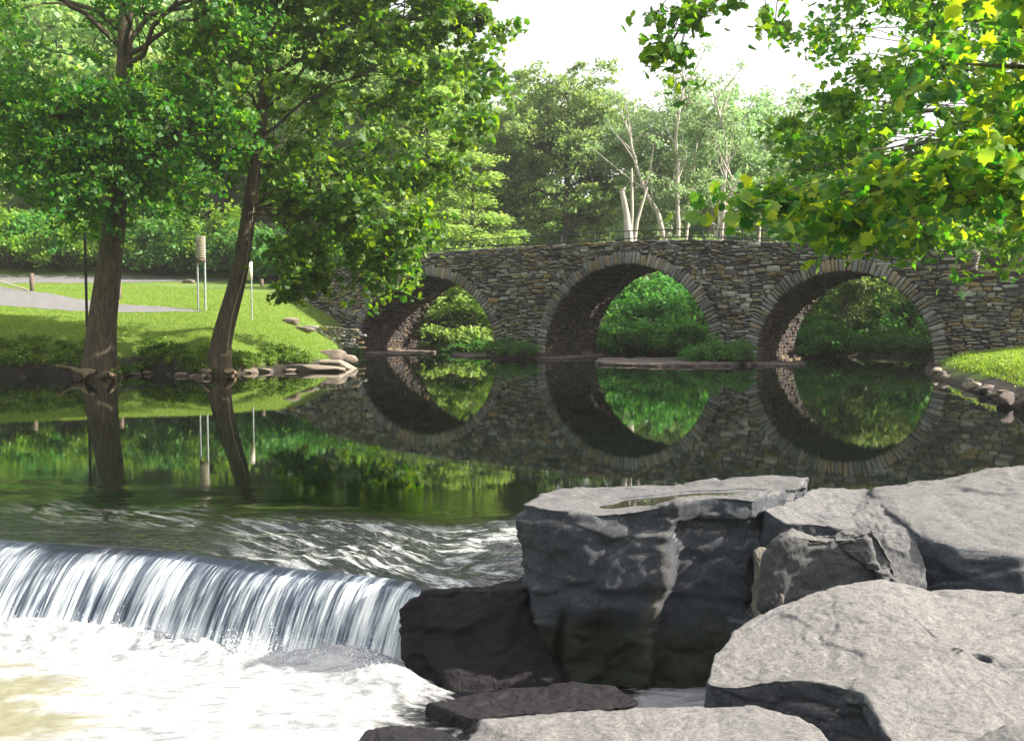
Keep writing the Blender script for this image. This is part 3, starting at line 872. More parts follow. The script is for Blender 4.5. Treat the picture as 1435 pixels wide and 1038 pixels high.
# big block beside the falls, with the rain pool on its top
PUD = (1.38, 8.05)
def mod_block(v):
    v = v.copy()
    # rain pool hollow
    c, s = math.cos(0.45), math.sin(0.45)
    dx, dy = v[:, 0] - PUD[0], v[:, 1] - PUD[1]
    a = (dx * c + dy * s) / 0.74; b = (-dx * s + dy * c) / 0.24
    r = np.hypot(a, b) + 0.22 * noise3(np.stack([v[:, 0] * 4, v[:, 1] * 4, 0 * a], 1))
    zt = 0.705
    m = (v[:, 2] > 0.45)
    inner = m & (r < 1)
    v[:, 2] = np.where(inner, zt - 0.03 * (1 - r ** 2), v[:, 2])
    edge = m & (r >= 1) & (r < 1.8)
    w = sstep(1.0, 1.8, r)
    v[:, 2] = np.where(edge, (zt + 0.012) * (1 - w) + v[:, 2] * w, v[:, 2])
    # tan vein: a raised vertical rib on the front face
    ribx = 1.14 + (0.35 - v[:, 2]) * -0.16 + 0.03 * np.sin(v[:, 2] * 9)
    g_ = np.exp(-((v[:, 0] - ribx) / 0.07) ** 2) * (v[:, 1] < 7.9) * (v[:, 2] < 0.68)
    v[:, 1] -= 0.035 * g_
    step = sstep(0.03, 0.12, v[:, 0] - ribx) * sstep(1.05, 0.5, v[:, 0] - ribx) * (v[:, 1] < 7.9) * (v[:, 2] < 0.66)
    v[:, 1] += 0.07 * step
    lf = sstep(0.55, 0.15, v[:, 0]) * (v[:, 1] < 8.0) * sstep(0.72, 0.2, v[:, 2])
    v[:, 1] += 0.16 * lf
    # hollowed foot
    und = sstep(-0.05, -0.45, v[:, 2]) * 0
    cav = np.exp(-((v[:, 0] - 0.75) / 0.38) ** 2) * sstep(0.05, -0.25, v[:, 2]) * (v[:, 1] < 8.2)
    v[:, 1] += 0.16 * cav
    gr = np.exp(-((v[:, 0] - 0.42 - 0.12 * (v[:, 2])) / 0.035) ** 2) * sstep(0.0, -0.2, v[:, 2]) * (v[:, 1] < 8.2)
    v[:, 1] += 0.10 * gr
    return v
def block_vein(v):
    ribx = 1.14 + (0.35 - v[:, 2]) * -0.16 + 0.03 * np.sin(v[:, 2] * 9)
    q_ = noise3(v * np.array([6, 6, 6.0]))
    a_ = np.exp(-((v[:, 0] - ribx + 0.02 * q_) / 0.05) ** 2) * (v[:, 1] < 7.9) * (0.55 + 0.6 * noise3(v * 3.1))
    b_ = np.exp(-((v[:, 2] + 0.50) / 0.07) ** 2) * sstep(1.0, 1.2, v[:, 0]) * (0.6 + 0.5 * q_) * (v[:, 1] < 7.9)
    return np.clip(a_ + b_, 0, 1)
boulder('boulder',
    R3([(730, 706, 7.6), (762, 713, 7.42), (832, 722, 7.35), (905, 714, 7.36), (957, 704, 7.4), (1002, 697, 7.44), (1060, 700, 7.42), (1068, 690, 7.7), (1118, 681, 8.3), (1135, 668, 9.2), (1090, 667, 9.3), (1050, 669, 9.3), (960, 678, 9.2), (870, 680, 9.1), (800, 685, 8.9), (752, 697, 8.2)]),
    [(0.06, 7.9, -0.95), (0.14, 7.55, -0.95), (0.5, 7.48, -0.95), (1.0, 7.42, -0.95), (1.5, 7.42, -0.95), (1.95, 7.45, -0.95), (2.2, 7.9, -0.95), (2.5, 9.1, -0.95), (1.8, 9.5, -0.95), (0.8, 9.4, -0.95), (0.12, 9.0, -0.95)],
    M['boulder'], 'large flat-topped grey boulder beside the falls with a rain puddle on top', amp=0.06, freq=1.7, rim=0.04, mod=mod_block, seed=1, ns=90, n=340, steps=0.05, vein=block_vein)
# puddle
aa = np.linspace(0, 2 * PI, 48, endpoint=False)
c, s = math.cos(0.45), math.sin(0.45)
ex, ey = 0.74 * 0.99 * np.cos(aa), 0.24 * 0.99 * np.sin(aa)
pv = np.stack([PUD[0] + ex * c - ey * s, PUD[1] + ex * s + ey * c, np.full(48, 0.699)], 1)
rr_ = 1 - 0.22 * noise3(np.stack([pv[:, 0] * 4, pv[:, 1] * 4, 0 * aa], 1))
pv[:, 0] = PUD[0] + (pv[:, 0] - PUD[0]) * rr_; pv[:, 1] = PUD[1] + (pv[:, 1] - PUD[1]) * rr_
o = np_mesh('puddle', pv, np.arange(48)[None], M['puddle'])
tag(o, 'rain puddle in the top of the big boulder', kind='structure')

# broad boulder at the right with its worn crest
boulder('boulder',
    R3([(1292, 752, 7.4), (1340, 765, 7.2), (1435, 780, 7.0), (1560, 775, 6.9), (1700, 760, 7.4), (1760, 700, 8.3), (1700, 655, 9.4), (1560, 648, 9.7), (1435, 653, 9.6), (1380, 658, 9.4), (1330, 665, 9.2), (1268, 673, 9.0), (1222, 684, 8.7), (1228, 700, 8.2), (1258, 724, 7.75)]),
    [(2.75, 7.3, -0.95), (3.0, 7.05, -0.95), (4.0, 6.75, -0.95), (5.4, 6.7, -0.95), (6.6, 7.2, -0.95), (7.0, 8.5, -0.95), (6.3, 10.0, -0.95), (4.5, 10.3, -0.95), (3.1, 9.9, -0.95), (2.6, 9.0, -0.95)],
    M['boulder_b'], 'broad grey boulder with worn crest tinted pale as sunlit right of the split slab', amp=0.075, freq=1.3, rim=0.10, seed=2, n=300, ns=70, steps=0.05)
# pale shelf between the two big boulders
boulder('boulder',
    R3([(1068, 712, 7.5), (1110, 702, 7.9), (1145, 684, 8.6), (1215, 685, 8.8), (1240, 702, 8.2), (1272, 740, 7.65), (1300, 800, 7.15), (1280, 836, 6.98), (1240, 800, 7.15), (1200, 745, 7.36), (1150, 735, 7.42), (1100, 733, 7.42)]),
    [(1.90, 7.5, -0.95), (2.5, 7.3, -0.95), (3.0, 7.0, -0.95), (3.2, 7.3, -0.95), (3.1, 8.6, -0.95), (2.4, 9.1, -0.95), (2.05, 8.5, -0.95)],
    M['boulder_b'], 'pale speckled rock shelf wedged between the two largest boulders', amp=0.03, freq=2.2, rim=0.03, seed=3, n=220)
# broken slab in front of it
boulder('boulder',
    R3([(1064, 742, 7.2), (1085, 736, 7.3), (1125, 754, 7.26), (1165, 748, 7.26), (1215, 736, 7.26), (1228, 742, 7.14), (1262, 810, 6.98), (1240, 815, 6.96), (1212, 752, 7.10), (1165, 758, 7.12), (1125, 762, 7.12), (1085, 752, 7.12)]),
    [(1.80, 7.08, -0.9), (2.1, 6.98, -0.9), (2.6, 6.86, -0.9), (2.98, 6.84, -0.9), (2.95, 7.15, -0.9), (2.6, 7.25, -0.9), (2.0, 7.3, -0.9)],
    M['boulder_chip'], 'angular broken slab leaning below the pale shelf', amp=0.04, freq=2.4, rim=0.02, seed=4, planes=2, n=220, steps=0.03)
# lichened filling of the crack
boulder('rubble_stone',
    R3([(1056, 770, 7.42), (1070, 766, 7.44), (1084, 800, 7.28), (1098, 832, 7.1), (1084, 838, 7.1), (1068, 815, 7.25)]),
    [(1.80, 7.40, -0.9), (1.90, 7.40, -0.9), (2.05, 7.05, -0.9), (1.86, 7.02, -0.9)],
    M['lichen_rock'], 'small lichened stone filling the crack beside the broken slab', 'stone', amp=0.03, freq=7, rim=0.01, seed=5, n=80, nt=16, ns=30, steps=0.03)
# pale foreground boulder
def mod_pale(v):
    v = v.copy()
    hx, hy, _ = W(1378, 880, 0.40)
    r = np.hypot((v[:, 0] - hx) / 0.042, (v[:, 1] - hy) / 0.05)
    v[:, 2] -= 0.09 * np.clip(1 - r ** 4, 0, 1) * (v[:, 2] > 0.2)
    # diagonal crest of the upper surface
    return v
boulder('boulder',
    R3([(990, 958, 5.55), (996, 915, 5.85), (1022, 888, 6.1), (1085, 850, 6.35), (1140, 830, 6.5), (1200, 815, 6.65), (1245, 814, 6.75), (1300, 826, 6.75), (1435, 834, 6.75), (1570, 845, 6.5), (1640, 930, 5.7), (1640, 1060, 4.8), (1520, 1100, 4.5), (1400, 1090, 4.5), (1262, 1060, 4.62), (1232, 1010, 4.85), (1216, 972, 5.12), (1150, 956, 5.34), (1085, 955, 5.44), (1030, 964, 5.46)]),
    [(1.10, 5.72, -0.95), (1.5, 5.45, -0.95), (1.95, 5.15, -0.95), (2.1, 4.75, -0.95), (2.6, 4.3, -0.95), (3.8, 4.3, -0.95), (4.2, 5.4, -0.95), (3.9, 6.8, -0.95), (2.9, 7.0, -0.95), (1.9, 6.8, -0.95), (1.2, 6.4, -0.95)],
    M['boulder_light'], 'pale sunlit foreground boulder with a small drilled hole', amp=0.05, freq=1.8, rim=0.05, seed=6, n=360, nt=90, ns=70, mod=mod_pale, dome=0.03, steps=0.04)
# low slab along the lower edge
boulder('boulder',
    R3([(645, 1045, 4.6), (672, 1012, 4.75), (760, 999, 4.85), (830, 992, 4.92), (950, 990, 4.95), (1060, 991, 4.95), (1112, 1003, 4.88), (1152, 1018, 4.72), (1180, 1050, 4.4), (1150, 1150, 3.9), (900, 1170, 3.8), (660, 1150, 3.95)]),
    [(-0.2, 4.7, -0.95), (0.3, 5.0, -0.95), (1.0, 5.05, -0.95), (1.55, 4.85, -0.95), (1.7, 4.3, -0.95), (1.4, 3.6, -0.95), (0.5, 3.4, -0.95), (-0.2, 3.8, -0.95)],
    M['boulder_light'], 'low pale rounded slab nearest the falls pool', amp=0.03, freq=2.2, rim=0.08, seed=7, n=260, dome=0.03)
boulder('boulder',
    R3([(1335, 1060, 4.0), (1365, 1035, 4.15), (1410, 1018, 4.2), (1480, 1015, 4.2), (1600, 1060, 3.9), (1560, 1150, 3.5), (1380, 1140, 3.6)]),
    [(1.8, 3.9, -0.9), (2.3, 4.15, -0.9), (2.8, 3.8, -0.9), (2.4, 3.2, -0.9), (1.8, 3.3, -0.9)],
    M['boulder_b'], 'corner of a grey boulder in front of the pale sunlit boulder', amp=0.04, freq=2.5, rim=0.05, seed=8, n=140)
# dark wet rock at the end of the falls
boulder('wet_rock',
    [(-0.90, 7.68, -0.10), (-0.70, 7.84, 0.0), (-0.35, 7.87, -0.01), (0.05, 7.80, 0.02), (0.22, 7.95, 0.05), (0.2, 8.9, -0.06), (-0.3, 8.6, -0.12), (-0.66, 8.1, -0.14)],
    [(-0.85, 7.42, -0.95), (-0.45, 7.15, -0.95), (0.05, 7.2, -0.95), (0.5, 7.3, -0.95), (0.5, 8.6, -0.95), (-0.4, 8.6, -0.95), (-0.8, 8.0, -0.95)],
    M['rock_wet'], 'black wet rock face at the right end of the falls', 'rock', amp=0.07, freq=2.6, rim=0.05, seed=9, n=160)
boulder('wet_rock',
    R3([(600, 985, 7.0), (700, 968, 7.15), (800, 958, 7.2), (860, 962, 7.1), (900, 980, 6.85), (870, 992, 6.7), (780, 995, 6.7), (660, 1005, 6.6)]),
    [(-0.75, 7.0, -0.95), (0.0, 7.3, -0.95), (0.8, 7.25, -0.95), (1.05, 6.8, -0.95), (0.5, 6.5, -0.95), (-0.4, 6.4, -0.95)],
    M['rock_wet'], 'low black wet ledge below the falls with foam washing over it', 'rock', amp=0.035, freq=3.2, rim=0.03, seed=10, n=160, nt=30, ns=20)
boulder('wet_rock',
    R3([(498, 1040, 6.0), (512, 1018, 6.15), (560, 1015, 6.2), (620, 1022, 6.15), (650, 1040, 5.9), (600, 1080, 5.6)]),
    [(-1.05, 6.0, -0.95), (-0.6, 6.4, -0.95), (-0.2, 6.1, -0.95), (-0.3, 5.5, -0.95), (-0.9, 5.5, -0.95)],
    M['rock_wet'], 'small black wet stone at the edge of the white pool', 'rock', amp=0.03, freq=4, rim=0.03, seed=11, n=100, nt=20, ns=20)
# ------------------------------------------------------------------ bridge
bridge = thing('stone_bridge', 'three-arched rubble stone bridge across the pond', 'bridge', tuple(B0))
def inB(p): return np.asarray(p) - B0
sb = [ts[0], -30]
for c, a, b in ARCH:
    sb += list(c - a * np.cos(np.linspace(0, PI, 61)))
sb = np.array(sorted(set(np.round(np.concatenate([np.linspace(-34, 45, 160), [x for c, a, b in ARCH for x in (c - a * np.cos(np.linspace(0, PI, 61)))], [WING_S, WING_S + 0.01]]), 4))))
sb = sb[(sb > -32) & (sb < 45)]
# core columns
mb = MB()
mid = (sb[:-1] + sb[1:]) / 2
def lowz(s, m):
    z = -0.6
    for c, a, b in ARCH:
        if abs(m - c) < a:
            z = SPR + (b - SPR) * math.sqrt(max(0, 1 - ((s - c) / a) ** 2))
    return z
for i in range(len(mid)):
    a, b = sb[i], sb[i + 1]
    la, lb = lowz(a, mid[i]), lowz(b, mid[i])
    ta = float(top_z(min(a, mid[i])) if mid[i] < WING_S else top_z(max(a, WING_S + 0.001))) - 0.03
    tb_ = float(top_z(b if mid[i] > WING_S else min(b, WING_S))) - 0.03
    v = inB([Bp(a, 0.06, la), Bp(b, 0.06, lb), Bp(b, 0.06, tb_), Bp(a, 0.06, ta), Bp(a, BW - 0.06, la), Bp(b, BW - 0.06, lb), Bp(b, BW - 0.06, tb_), Bp(a, BW - 0.06, ta)])
    # parapets rise from the deck: front and back walls 0.45 thick, deck 0.7 lower
    da, db = ta - 0.75, tb_ - 0.75
    d4 = inB([Bp(a, 0.5, ta), Bp(b, 0.5, tb_), Bp(b, 0.5, db), Bp(a, 0.5, da), Bp(a, BW - 0.5, da), Bp(b, BW - 0.5, db), Bp(b, BW - 0.5, tb_), Bp(a, BW - 0.5, ta)])
    vv = np.vstack([v, d4])
    fs = [[0, 1, 2, 3], [5, 4, 7, 6], [3, 2, 9, 8], [8, 9, 10, 11], [11, 10, 13, 12], [12, 13, 14, 15], [15, 14, 6, 7], [4, 5, 1, 0]]
    mb.add(vv, np.array(fs))
mb.build('core', M['mortar'], bridge)

def stones(mbuf, cen, T, Bt, Nn, hl, hw, dep, bulge=0.018, rot=0.05, flj=0.022):
    """cen (n,3), T/Bt/Nn (n,3) tangent, bitangent, outward normal; hl/hw half sizes; dep = depth behind the face"""
    n = len(cen)
    ang = np.array([-0.92, -0.62, 0.62, 0.92, PI - 0.92 , PI - 0.62, PI + 0.62, PI + 0.92])
    ox = np.array([0.78, 1, 1, 0.78, -0.78, -1, -1, -0.78]); oy = np.array([-1, -0.62, 0.62, 1, 1, 0.62, -0.62, -1])
    jx = ox[None] * hl[:, None] * (1 + rs.uniform(-0.22, 0.05, (n, 8)))
    jy = oy[None] * hw[:, None] * (1 + rs.uniform(-0.38, 0.06, (n, 8)))
    a = rs.normal(0, rot, n)[:, None]
    jx, jy = jx * np.cos(a) - jy * np.sin(a), jx * np.sin(a) + jy * np.cos(a)
    fl = rs.uniform(-flj, flj, n)[:, None]
    def lay(sc, dz, jit=0.0):
        return cen[:, None] + T[:, None] * (jx * sc)[..., None] + Bt[:, None] * (jy * sc)[..., None] + Nn[:, None] * (dz + (rs.uniform(-jit, jit, (n, 8)) if jit else 0))[..., None]
    L0 = lay(1.0, -dep + 0 * jx)
    L1 = lay(1.0, fl - 0.012 + 0 * jx)
    L2 = lay(0.86, fl + bulge * 0.7 + 0 * jx, 0.006)
    L3 = lay(0.45, fl + bulge * 1.3 + 0 * jx, 0.01)
    v = np.concatenate([L0, L1, L2, L3], 1).reshape(-1, 3)
    i = np.arange(8); j = (i + 1) % 8
    q = np.concatenate([np.stack([k * 8 + i, k * 8 + j, (k + 1) * 8 + j, (k + 1) * 8 + i], 1) for k in range(3)])
    base = (np.arange(n) * 32)[:, None, None]
    mbuf.add(v, [(q[None] + base).reshape(-1, 4), ((24 + i)[None, None] + base).reshape(-1, 8)])

rub = MB()
def in_ring(s, z, marg=0.0):
    r = np.zeros(np.shape(s), bool)
    for c, a, b in ARCH:
        e = ((s - c) / (a + RING - 0.04 + marg)) ** 2 + (np.clip(z - SPR, 0, None) / (b - SPR + RING - 0.04 + marg)) ** 2
        r |= e < 1
        r |= (np.abs(s - c) < a + 0.05) & (z < SPR)
    return r
for side in (0, 1):
    z = -0.15
    cs, zs, hl, hw = [], [], [], []
    while z < 6.3:
        h = rs.choice([0.09, 0.12, 0.16, 0.20, 0.25], p=[0.22, 0.28, 0.25, 0.15, 0.10]) if z < 4.4 else rs.choice([0.07, 0.10, 0.14, 0.18], p=[0.3, 0.35, 0.25, 0.1])
        s = -26 + rs.uniform(0, 0.4)
        while s < 44:
            l = rs.uniform(0.16, 0.62) * (0.8 + h * 1.6)
            c = s + l / 2
            hh = h * rs.uniform(0.8, 1.25)
            zz = z + h / 2 + 0.09 * math.sin(s * 0.8 + z * 2) + 0.06 * math.sin(s * 2.3 + z * 5) + rs.uniform(-0.035, 0.035)
            s += l
            tzv = float(top_z(c))
            if zz + hh / 2 > tzv - 0.07: continue
            if side == 1 and (c > 26 or c < -18): continue
            if h >= 0.15 and rs.random() < 0.45:
                f_ = rs.uniform(0.35, 0.65); sp_ = rs.uniform(-0.12, 0.12) * l
                cs += [c, c + sp_]; zs += [zz - hh / 2 * (1 - f_), zz + hh / 2 * f_]; hl += [l / 2 * 0.98, l / 2 * rs.uniform(0.75, 1.1)]; hw += [hh / 2 * f_ * 0.98, hh / 2 * (1 - f_) * 0.98]
            else:
                cs.append(c); zs.append(zz); hl.append(l / 2 * 0.98); hw.append(hh / 2 * rs.uniform(0.85, 1.12))
        z += h
    cs, zs, hl, hw = map(np.array, (cs, zs, hl, hw))
    keep = ~in_ring(cs, zs)
    cs, zs, hl, hw = cs[keep], zs[keep], hl[keep], hw[keep]
    n = len(cs)
    u0 = 0.0 if side == 0 else BW
    sg = -1 if side == 0 else 1
    stones(rub, inB(Bp(cs, np.full(n, u0), zs)), np.tile(BA, (n, 1)), np.tile([0, 0, 1.0], (n, 1)), np.tile(BU * sg, (n, 1)), hl, hw, 0.10, rot=0.085, bulge=0.03, flj=0.045)
    # coping stones follow the camel back
    s = -25.0
    cs, hl = [], []
    while s < 44:
        l = rs.uniform(0.35, 0.8); c = s + l / 2; s += l
        if side == 1 and (c > 26 or c < -18): continue
        cs.append(c); hl.append(l / 2)
    cs, hl = np.array(cs), np.array(hl)
    n = len(cs)
    dz = (top_z(cs + 0.05) - top_z(cs - 0.05)) / 0.1
    dz = np.clip(dz, -0.3, 0.3)
    Tn = BA[None] + dz[:, None] * np.array([[0, 0, 1.0]]); Tn /= np.linalg.norm(Tn, axis=1)[:, None]
    Bn = np.cross(Tn, np.tile(BU * -1, (n, 1))); Bn = np.where(Bn[:, 2:] < 0, -Bn, Bn)
    cz = top_z(cs) - 0.05 + rs.uniform(-0.015, 0.015, n)
    stones(rub, inB(Bp(cs, np.full(n, u0 - 0.03 * -sg * -1), cz)), Tn, Bn, np.tile(BU * sg, (n, 1)), hl * 0.98, rs.uniform(0.045, 0.065, n), 0.52 if True else 0.1, rot=0.01)
# end face of the raised parapet at the right
zz = np.arange(WING_Z + 0.06, float(np.interp(WING_S, ts, tz)) - 0.1, 0.13)
n = len(zz)
stones(rub, inB(Bp(np.full(n, WING_S + 0.0), np.full(n, 0.25), zz)), np.tile(BU, (n, 1)), np.tile([0, 0, 1.0], (n, 1)), np.tile(BA, (n, 1)), np.full(n, 0.26), np.full(n, 0.06), 0.12)
rub.build('wall', M['wall_stone'], bridge)

for ai, (c, a, b) in enumerate(ARCH):
    for side in (0, 1):
        ring = MB()
        th = np.linspace(0, PI, 400)
        xx = c - a * np.cos(th); zz = SPR + (b - SPR) * np.sin(th)
        L = np.concatenate([[0], np.cumsum(np.hypot(np.diff(xx), np.diff(zz)))])
        pos, hwv = [], []
        t = 0
        while t < L[-1]:
            w = rs.uniform(0.10, 0.24)
            pos.append(t + w / 2); hwv.append(w / 2); t += w
        pos = np.clip(np.array(pos), 0, L[-1]); hwv = np.array(hwv)
        tt = np.interp(pos, L, th)
        nx2, nz2 = -np.cos(tt) / a, np.sin(tt) / (b - SPR)
        m_ = np.hypot(nx2, nz2); nx2, nz2 = nx2 / m_, nz2 / m_
        n = len(pos)
        ln = RING * rs.uniform(0.86, 1.12, n)
        cs = c - a * np.cos(tt) + nx2 * (ln / 2 - 0.015)
        cz = SPR + (b - SPR) * np.sin(tt) + nz2 * (ln / 2 - 0.015)
        Tn = nx2[:, None] * BA + nz2[:, None] * np.array([0, 0, 1.0])
        Bn = -nz2[:, None] * BA + nx2[:, None] * np.array([0, 0, 1.0])
        u0, sg = (0.0, -1) if side == 0 else (BW, 1)
        fs_ = (nz2 < -5)
        stones(ring, inB(Bp(cs, np.full(n, u0 + 0.035 * sg), cz)), Tn, Bn, np.tile(BU * sg, (n, 1)), ln / 2, hwv * 1.06, 0.3, rot=0.03)
        ring.build('arch_ring', M['ring_stone'], bridge)
    sf = MB()
    cen, T_, B_, N_, hl, hw = [], [], [], [], [], []
    t = 0.02
    while t < L[-1]:
        w = rs.uniform(0.10, 0.20)
        tt = float(np.interp(t + w / 2, L, th))
        nx2, nz2 = -math.cos(tt) / a, math.sin(tt) / (b - SPR); m_ = math.hypot(nx2, nz2); nx2, nz2 = nx2 / m_, nz2 / m_
        u = 0.06 + rs.uniform(0, 0.2)
        while u < BW - 0.1:
            l = min(rs.uniform(0.2, 0.6), BW - 0.06 - u)
            cen.append(Bp(c - a * math.cos(tt), u + l / 2, SPR + (b - SPR) * math.sin(tt)))
            T_.append(BU); B_.append(-nz2 * BA + nx2 * np.array([0, 0, 1.0])); N_.append(-(nx2 * BA + nz2 * np.array([0, 0, 1.0])))
            hl.append(l / 2 * 0.98); hw.append(w / 2 * 1.02)
            u += l
        t += w
    stones(sf, inB(np.array(cen)), np.array(T_), np.array(B_), np.array(N_), np.array(hl), np.array(hw), 0.08, rot=0.10, bulge=0.035, flj=0.05)
    sf.build('arch_vault', M['soffit_stone_shaded'], bridge)
# stepped stone footings at the piers
for (c, a, b) in ARCH:
    for sgn in (-1, 1):
        ft = MB()
        s0 = c + sgn * a
        for (zt, ext) in ((0.28, 0.16), (0.12, 0.32)):
            u = -0.25
            while u < BW + 0.2:
                l = rs.uniform(0.5, 1.1)
                cc = inB(Bp(s0 - sgn * (ext - 0.45) , u + l / 2, zt - 0.2))
                ft.box(cc, (0.9, l * 0.97, 0.4), rz=-TH, jitter=0.025)
                u += l
        ft.build('footing', M['soffit_stone_shaded'], bridge)
# railing on the parapet
rail = thing('x', 'x', 'x'); bpy.data.objects.remove(rail)
rl = bpy.data.objects.new('railing', None); link(rl, bridge)
def rail_run(s0, s1, zoff, hs, parent, posts, r=0.03, u=0.25, name='rail'):
    sv = np.linspace(s0, s1, int((s1 - s0) / 0.6) + 2)
    for h_ in hs:
        m_ = MB(); m_.tube(inB(Bp(sv, np.full_like(sv, u), zoff(sv) + h_)), r, 6); m_.build(name, M['metal'], parent, True)
    for sp in np.arange(s0, s1, posts):
        m_ = MB(); z0 = float(zoff(np.array([sp]))[0])
        m_.tube(inB([Bp(sp, u, z0 - 0.05), Bp(sp, u, z0 + hs[0])]), r * 1.1, 6); m_.build('post', M['metal'], parent, True)
rail_run(Sx(470), WING_S - 0.4, lambda s: top_z(s), [0.50, 0.14], rl, 1.9)
fence = thing('fence', 'metal rail fence beyond the right end of the bridge', 'fence', tuple(B0))
rail_run(WING_S + 0.15, WING_S + 22, lambda s: np.full_like(s, WING_Z), [1.15, 0.85, 0.55, 0.25], fence, 1.6, r=0.026, u=0.9)
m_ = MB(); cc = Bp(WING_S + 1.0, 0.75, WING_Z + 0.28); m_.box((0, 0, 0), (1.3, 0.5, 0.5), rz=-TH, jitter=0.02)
o = m_.build('stone_block', M['soffit_stone_shaded']); o.location = cc
tag(o, 'brown stone block on the wing wall beside the parapet end', 'stone block')
# turf on the wing wall is in the grass below

# ------------------------------------------------------------------ stones of the banks
def small_rock(name, loc, size, mat, label, cat='rock', seed=0, rz=0.0, group=None):
    n_, m_ = 26, 16
    th = np.linspace(0, 2 * PI, n_, endpoint=False); ph = np.linspace(0.02, PI - 0.02, m_)
    TT, PP = np.meshgrid(th, ph, indexing='ij')
    e = 0.75
    sg = lambda w, k: np.sign(w) * np.abs(w) ** k
    v = np.stack([sg(np.cos(TT), e) * sg(np.sin(PP), e), sg(np.sin(TT), e) * sg(np.sin(PP), e), sg(np.cos(PP), e)], -1).reshape(-1, 3)
    r = 1 + 0.16 * fbm(v * 1.3 + seed * 5.1, 3) + 0.05 * fbm(v * 5 + seed, 3, ridged=True)
    r3 = np.random.default_rng(seed + 900)
    v = v * r[:, None]
    for _ in range(7):
        d_ = r3.normal(size=3); d_ /= np.linalg.norm(d_)
        e_ = v @ d_; lm = np.quantile(e_, r3.uniform(0.80, 0.96)); v = v - np.clip(e_ - lm, 0, None)[:, None] * d_ * 0.9
    v = v * np.array(size) / 2
    ca, sa = math.cos(rz), math.sin(rz)
    v = np.stack([v[:, 0] * ca - v[:, 1] * sa, v[:, 0] * sa + v[:, 1] * ca, v[:, 2]], 1)
    f = grid_faces(n_, m_, wrap_u=True)[:, ::-1]
    o = np_mesh(name, v, f, mat, smooth=True)
    o.location = loc
    return tag(o, label, cat, group)
def rock_at(px, py, z, size, label, seed, rz=0, mat='bank_rock'):
    p = W(px, py, z)
    return small_rock('rock', (p[0], p[1], z), size, M[mat], label, seed=seed, rz=rz)
rock_at(468, 512, 0.12, (2.5, 1.1, 0.5), 'long pale sloping rock at the tip of the left bank', 1, -0.35)
rock_at(438, 518, 0.06, (2.6, 0.8, 0.42), 'low dark-sided rock lying in the water at the left bank tip', 2, -0.2)
rock_at(484, 504, 0.25, (1.0, 0.7, 0.45), 'small reddish rock above the pale sloping rock', 3, 0.1)
rock_at(466, 498, 0.48, (1.3, 0.8, 0.5), 'grey rounded rock in the grass above the bank tip', 4, 0.1)
p = hit(408, 455); small_rock('rock', (p[0], p[1], p[2] + 0.12), (0.85, 0.6, 0.4), M['bank_rock'], 'white stone on the lawn before the low retaining wall', seed=5)
p = hit(425, 465); small_rock('rock', (p[0], p[1], p[2] + 0.1), (1.1, 0.6, 0.3), M['bank_rock'], 'flat stone just right of the white lawn stone', seed=6)
rb = np.random.default_rng(4)
k = 0
for x in sorted(rb.uniform(1296, 1475, 34)):
    y = np.interp(x, [1300, 1340, 1380, 1435, 1480], [519, 535, 546, 571, 592]) - rb.uniform(3, 14)
    d = W(x, y, 0.25)
    sz = 0.15 + 0.5 * rb.random() ** 1.8
    o = small_rock('bank_stone', (d[0], d[1], 0.12 + rb.uniform(-.05, .08)), (sz * rb.uniform(.9, 1.6), sz * 0.8, sz * 0.65), M['ledge_rock' if k % 3 else 'bank_rock'], 'brown stone lining the right bank at the waterline', 'stone', seed=20 + k, rz=rb.uniform(0, 3), group='stones lining the right bank')
    k += 1
for x in sorted(rb.uniform(172, 292, 9)) + sorted(rb.uniform(318, 430, 16)) + sorted(rb.uniform(5, 110, 5)):
    y = np.interp(x, [0, 60, 115, 150, 200, 250, 290, 325, 380, 430], [529, 527, 530, 531, 523, 526, 530, 525, 520, 519]) - rb.uniform(0, 3)
    d = W(x, y, 0.04)
    sz = rb.uniform(0.15, 0.55) ** 1.2
    small_rock('shore_stone', (d[0], d[1] + rb.uniform(0, 0.3), 0.03), (sz * rb.uniform(1, 2.2), sz * 0.8, sz * rb.uniform(0.3, 0.7)), M['bank_rock' if k % 2 else 'ledge_rock'], 'small stone at the waterline under the left bank', 'stone', seed=40 + k, rz=rb.uniform(-.5, .5), group='stones along the left waterline')
    k += 1
# flat ledges of bare rock at the foot of the bridge piers
def ledge(px0, px1, py0, py1, h, label, seed):
    a = W(px0, (py0 + py1) / 2, 0.0); b = W(px1, (py0 + py1) / 2, 0.0)
    rl_ = np.random.default_rng(seed)
    pts_t, pts_b = [], []
    for q_ in range(26):
        th_ = q_ / 26 * 2 * PI
        rr_ = 1 + rl_.uniform(-0.28, 0.12)
        x_ = (px0 + px1) / 2 + (px1 - px0) / 2 * math.copysign(abs(math.cos(th_)) ** 0.7, math.cos(th_)) * (1 + (rr_ - 1) * 0.3)
        y_ = (py0 + py1) / 2 - (py1 - py0) / 2 * math.sin(th_) * rr_
        w_ = W(x_, y_, 0.0)
        pts_t.append(np.array([w_[0], w_[1], h * rl_.uniform(0.25, 0.9)])); pts_b.append(np.array([w_[0], w_[1], -0.3]))
    boulder('rock_ledge', pts_t, pts_b, M['ledge_rock'], label, 'rock ledge', n=260, nt=26, ns=10, amp=0.06, freq=2.6, rim=0.02, seed=seed, fine=3)
ledge(636, 852, 494, 503, 0.15, 'low brown rock ledge before the left-hand pier', 60)
ledge(830, 1046, 503, 514, 0.17, 'pale gravelly rock ledge before the middle arch and right-hand pier', 61)
ledge(1040, 1130, 508, 513, 0.14, 'thin rock ledge at the left foot of the right arch', 62)
ledge(508, 612, 490, 498, 0.12, 'flat stone sill under the left arch', 63)
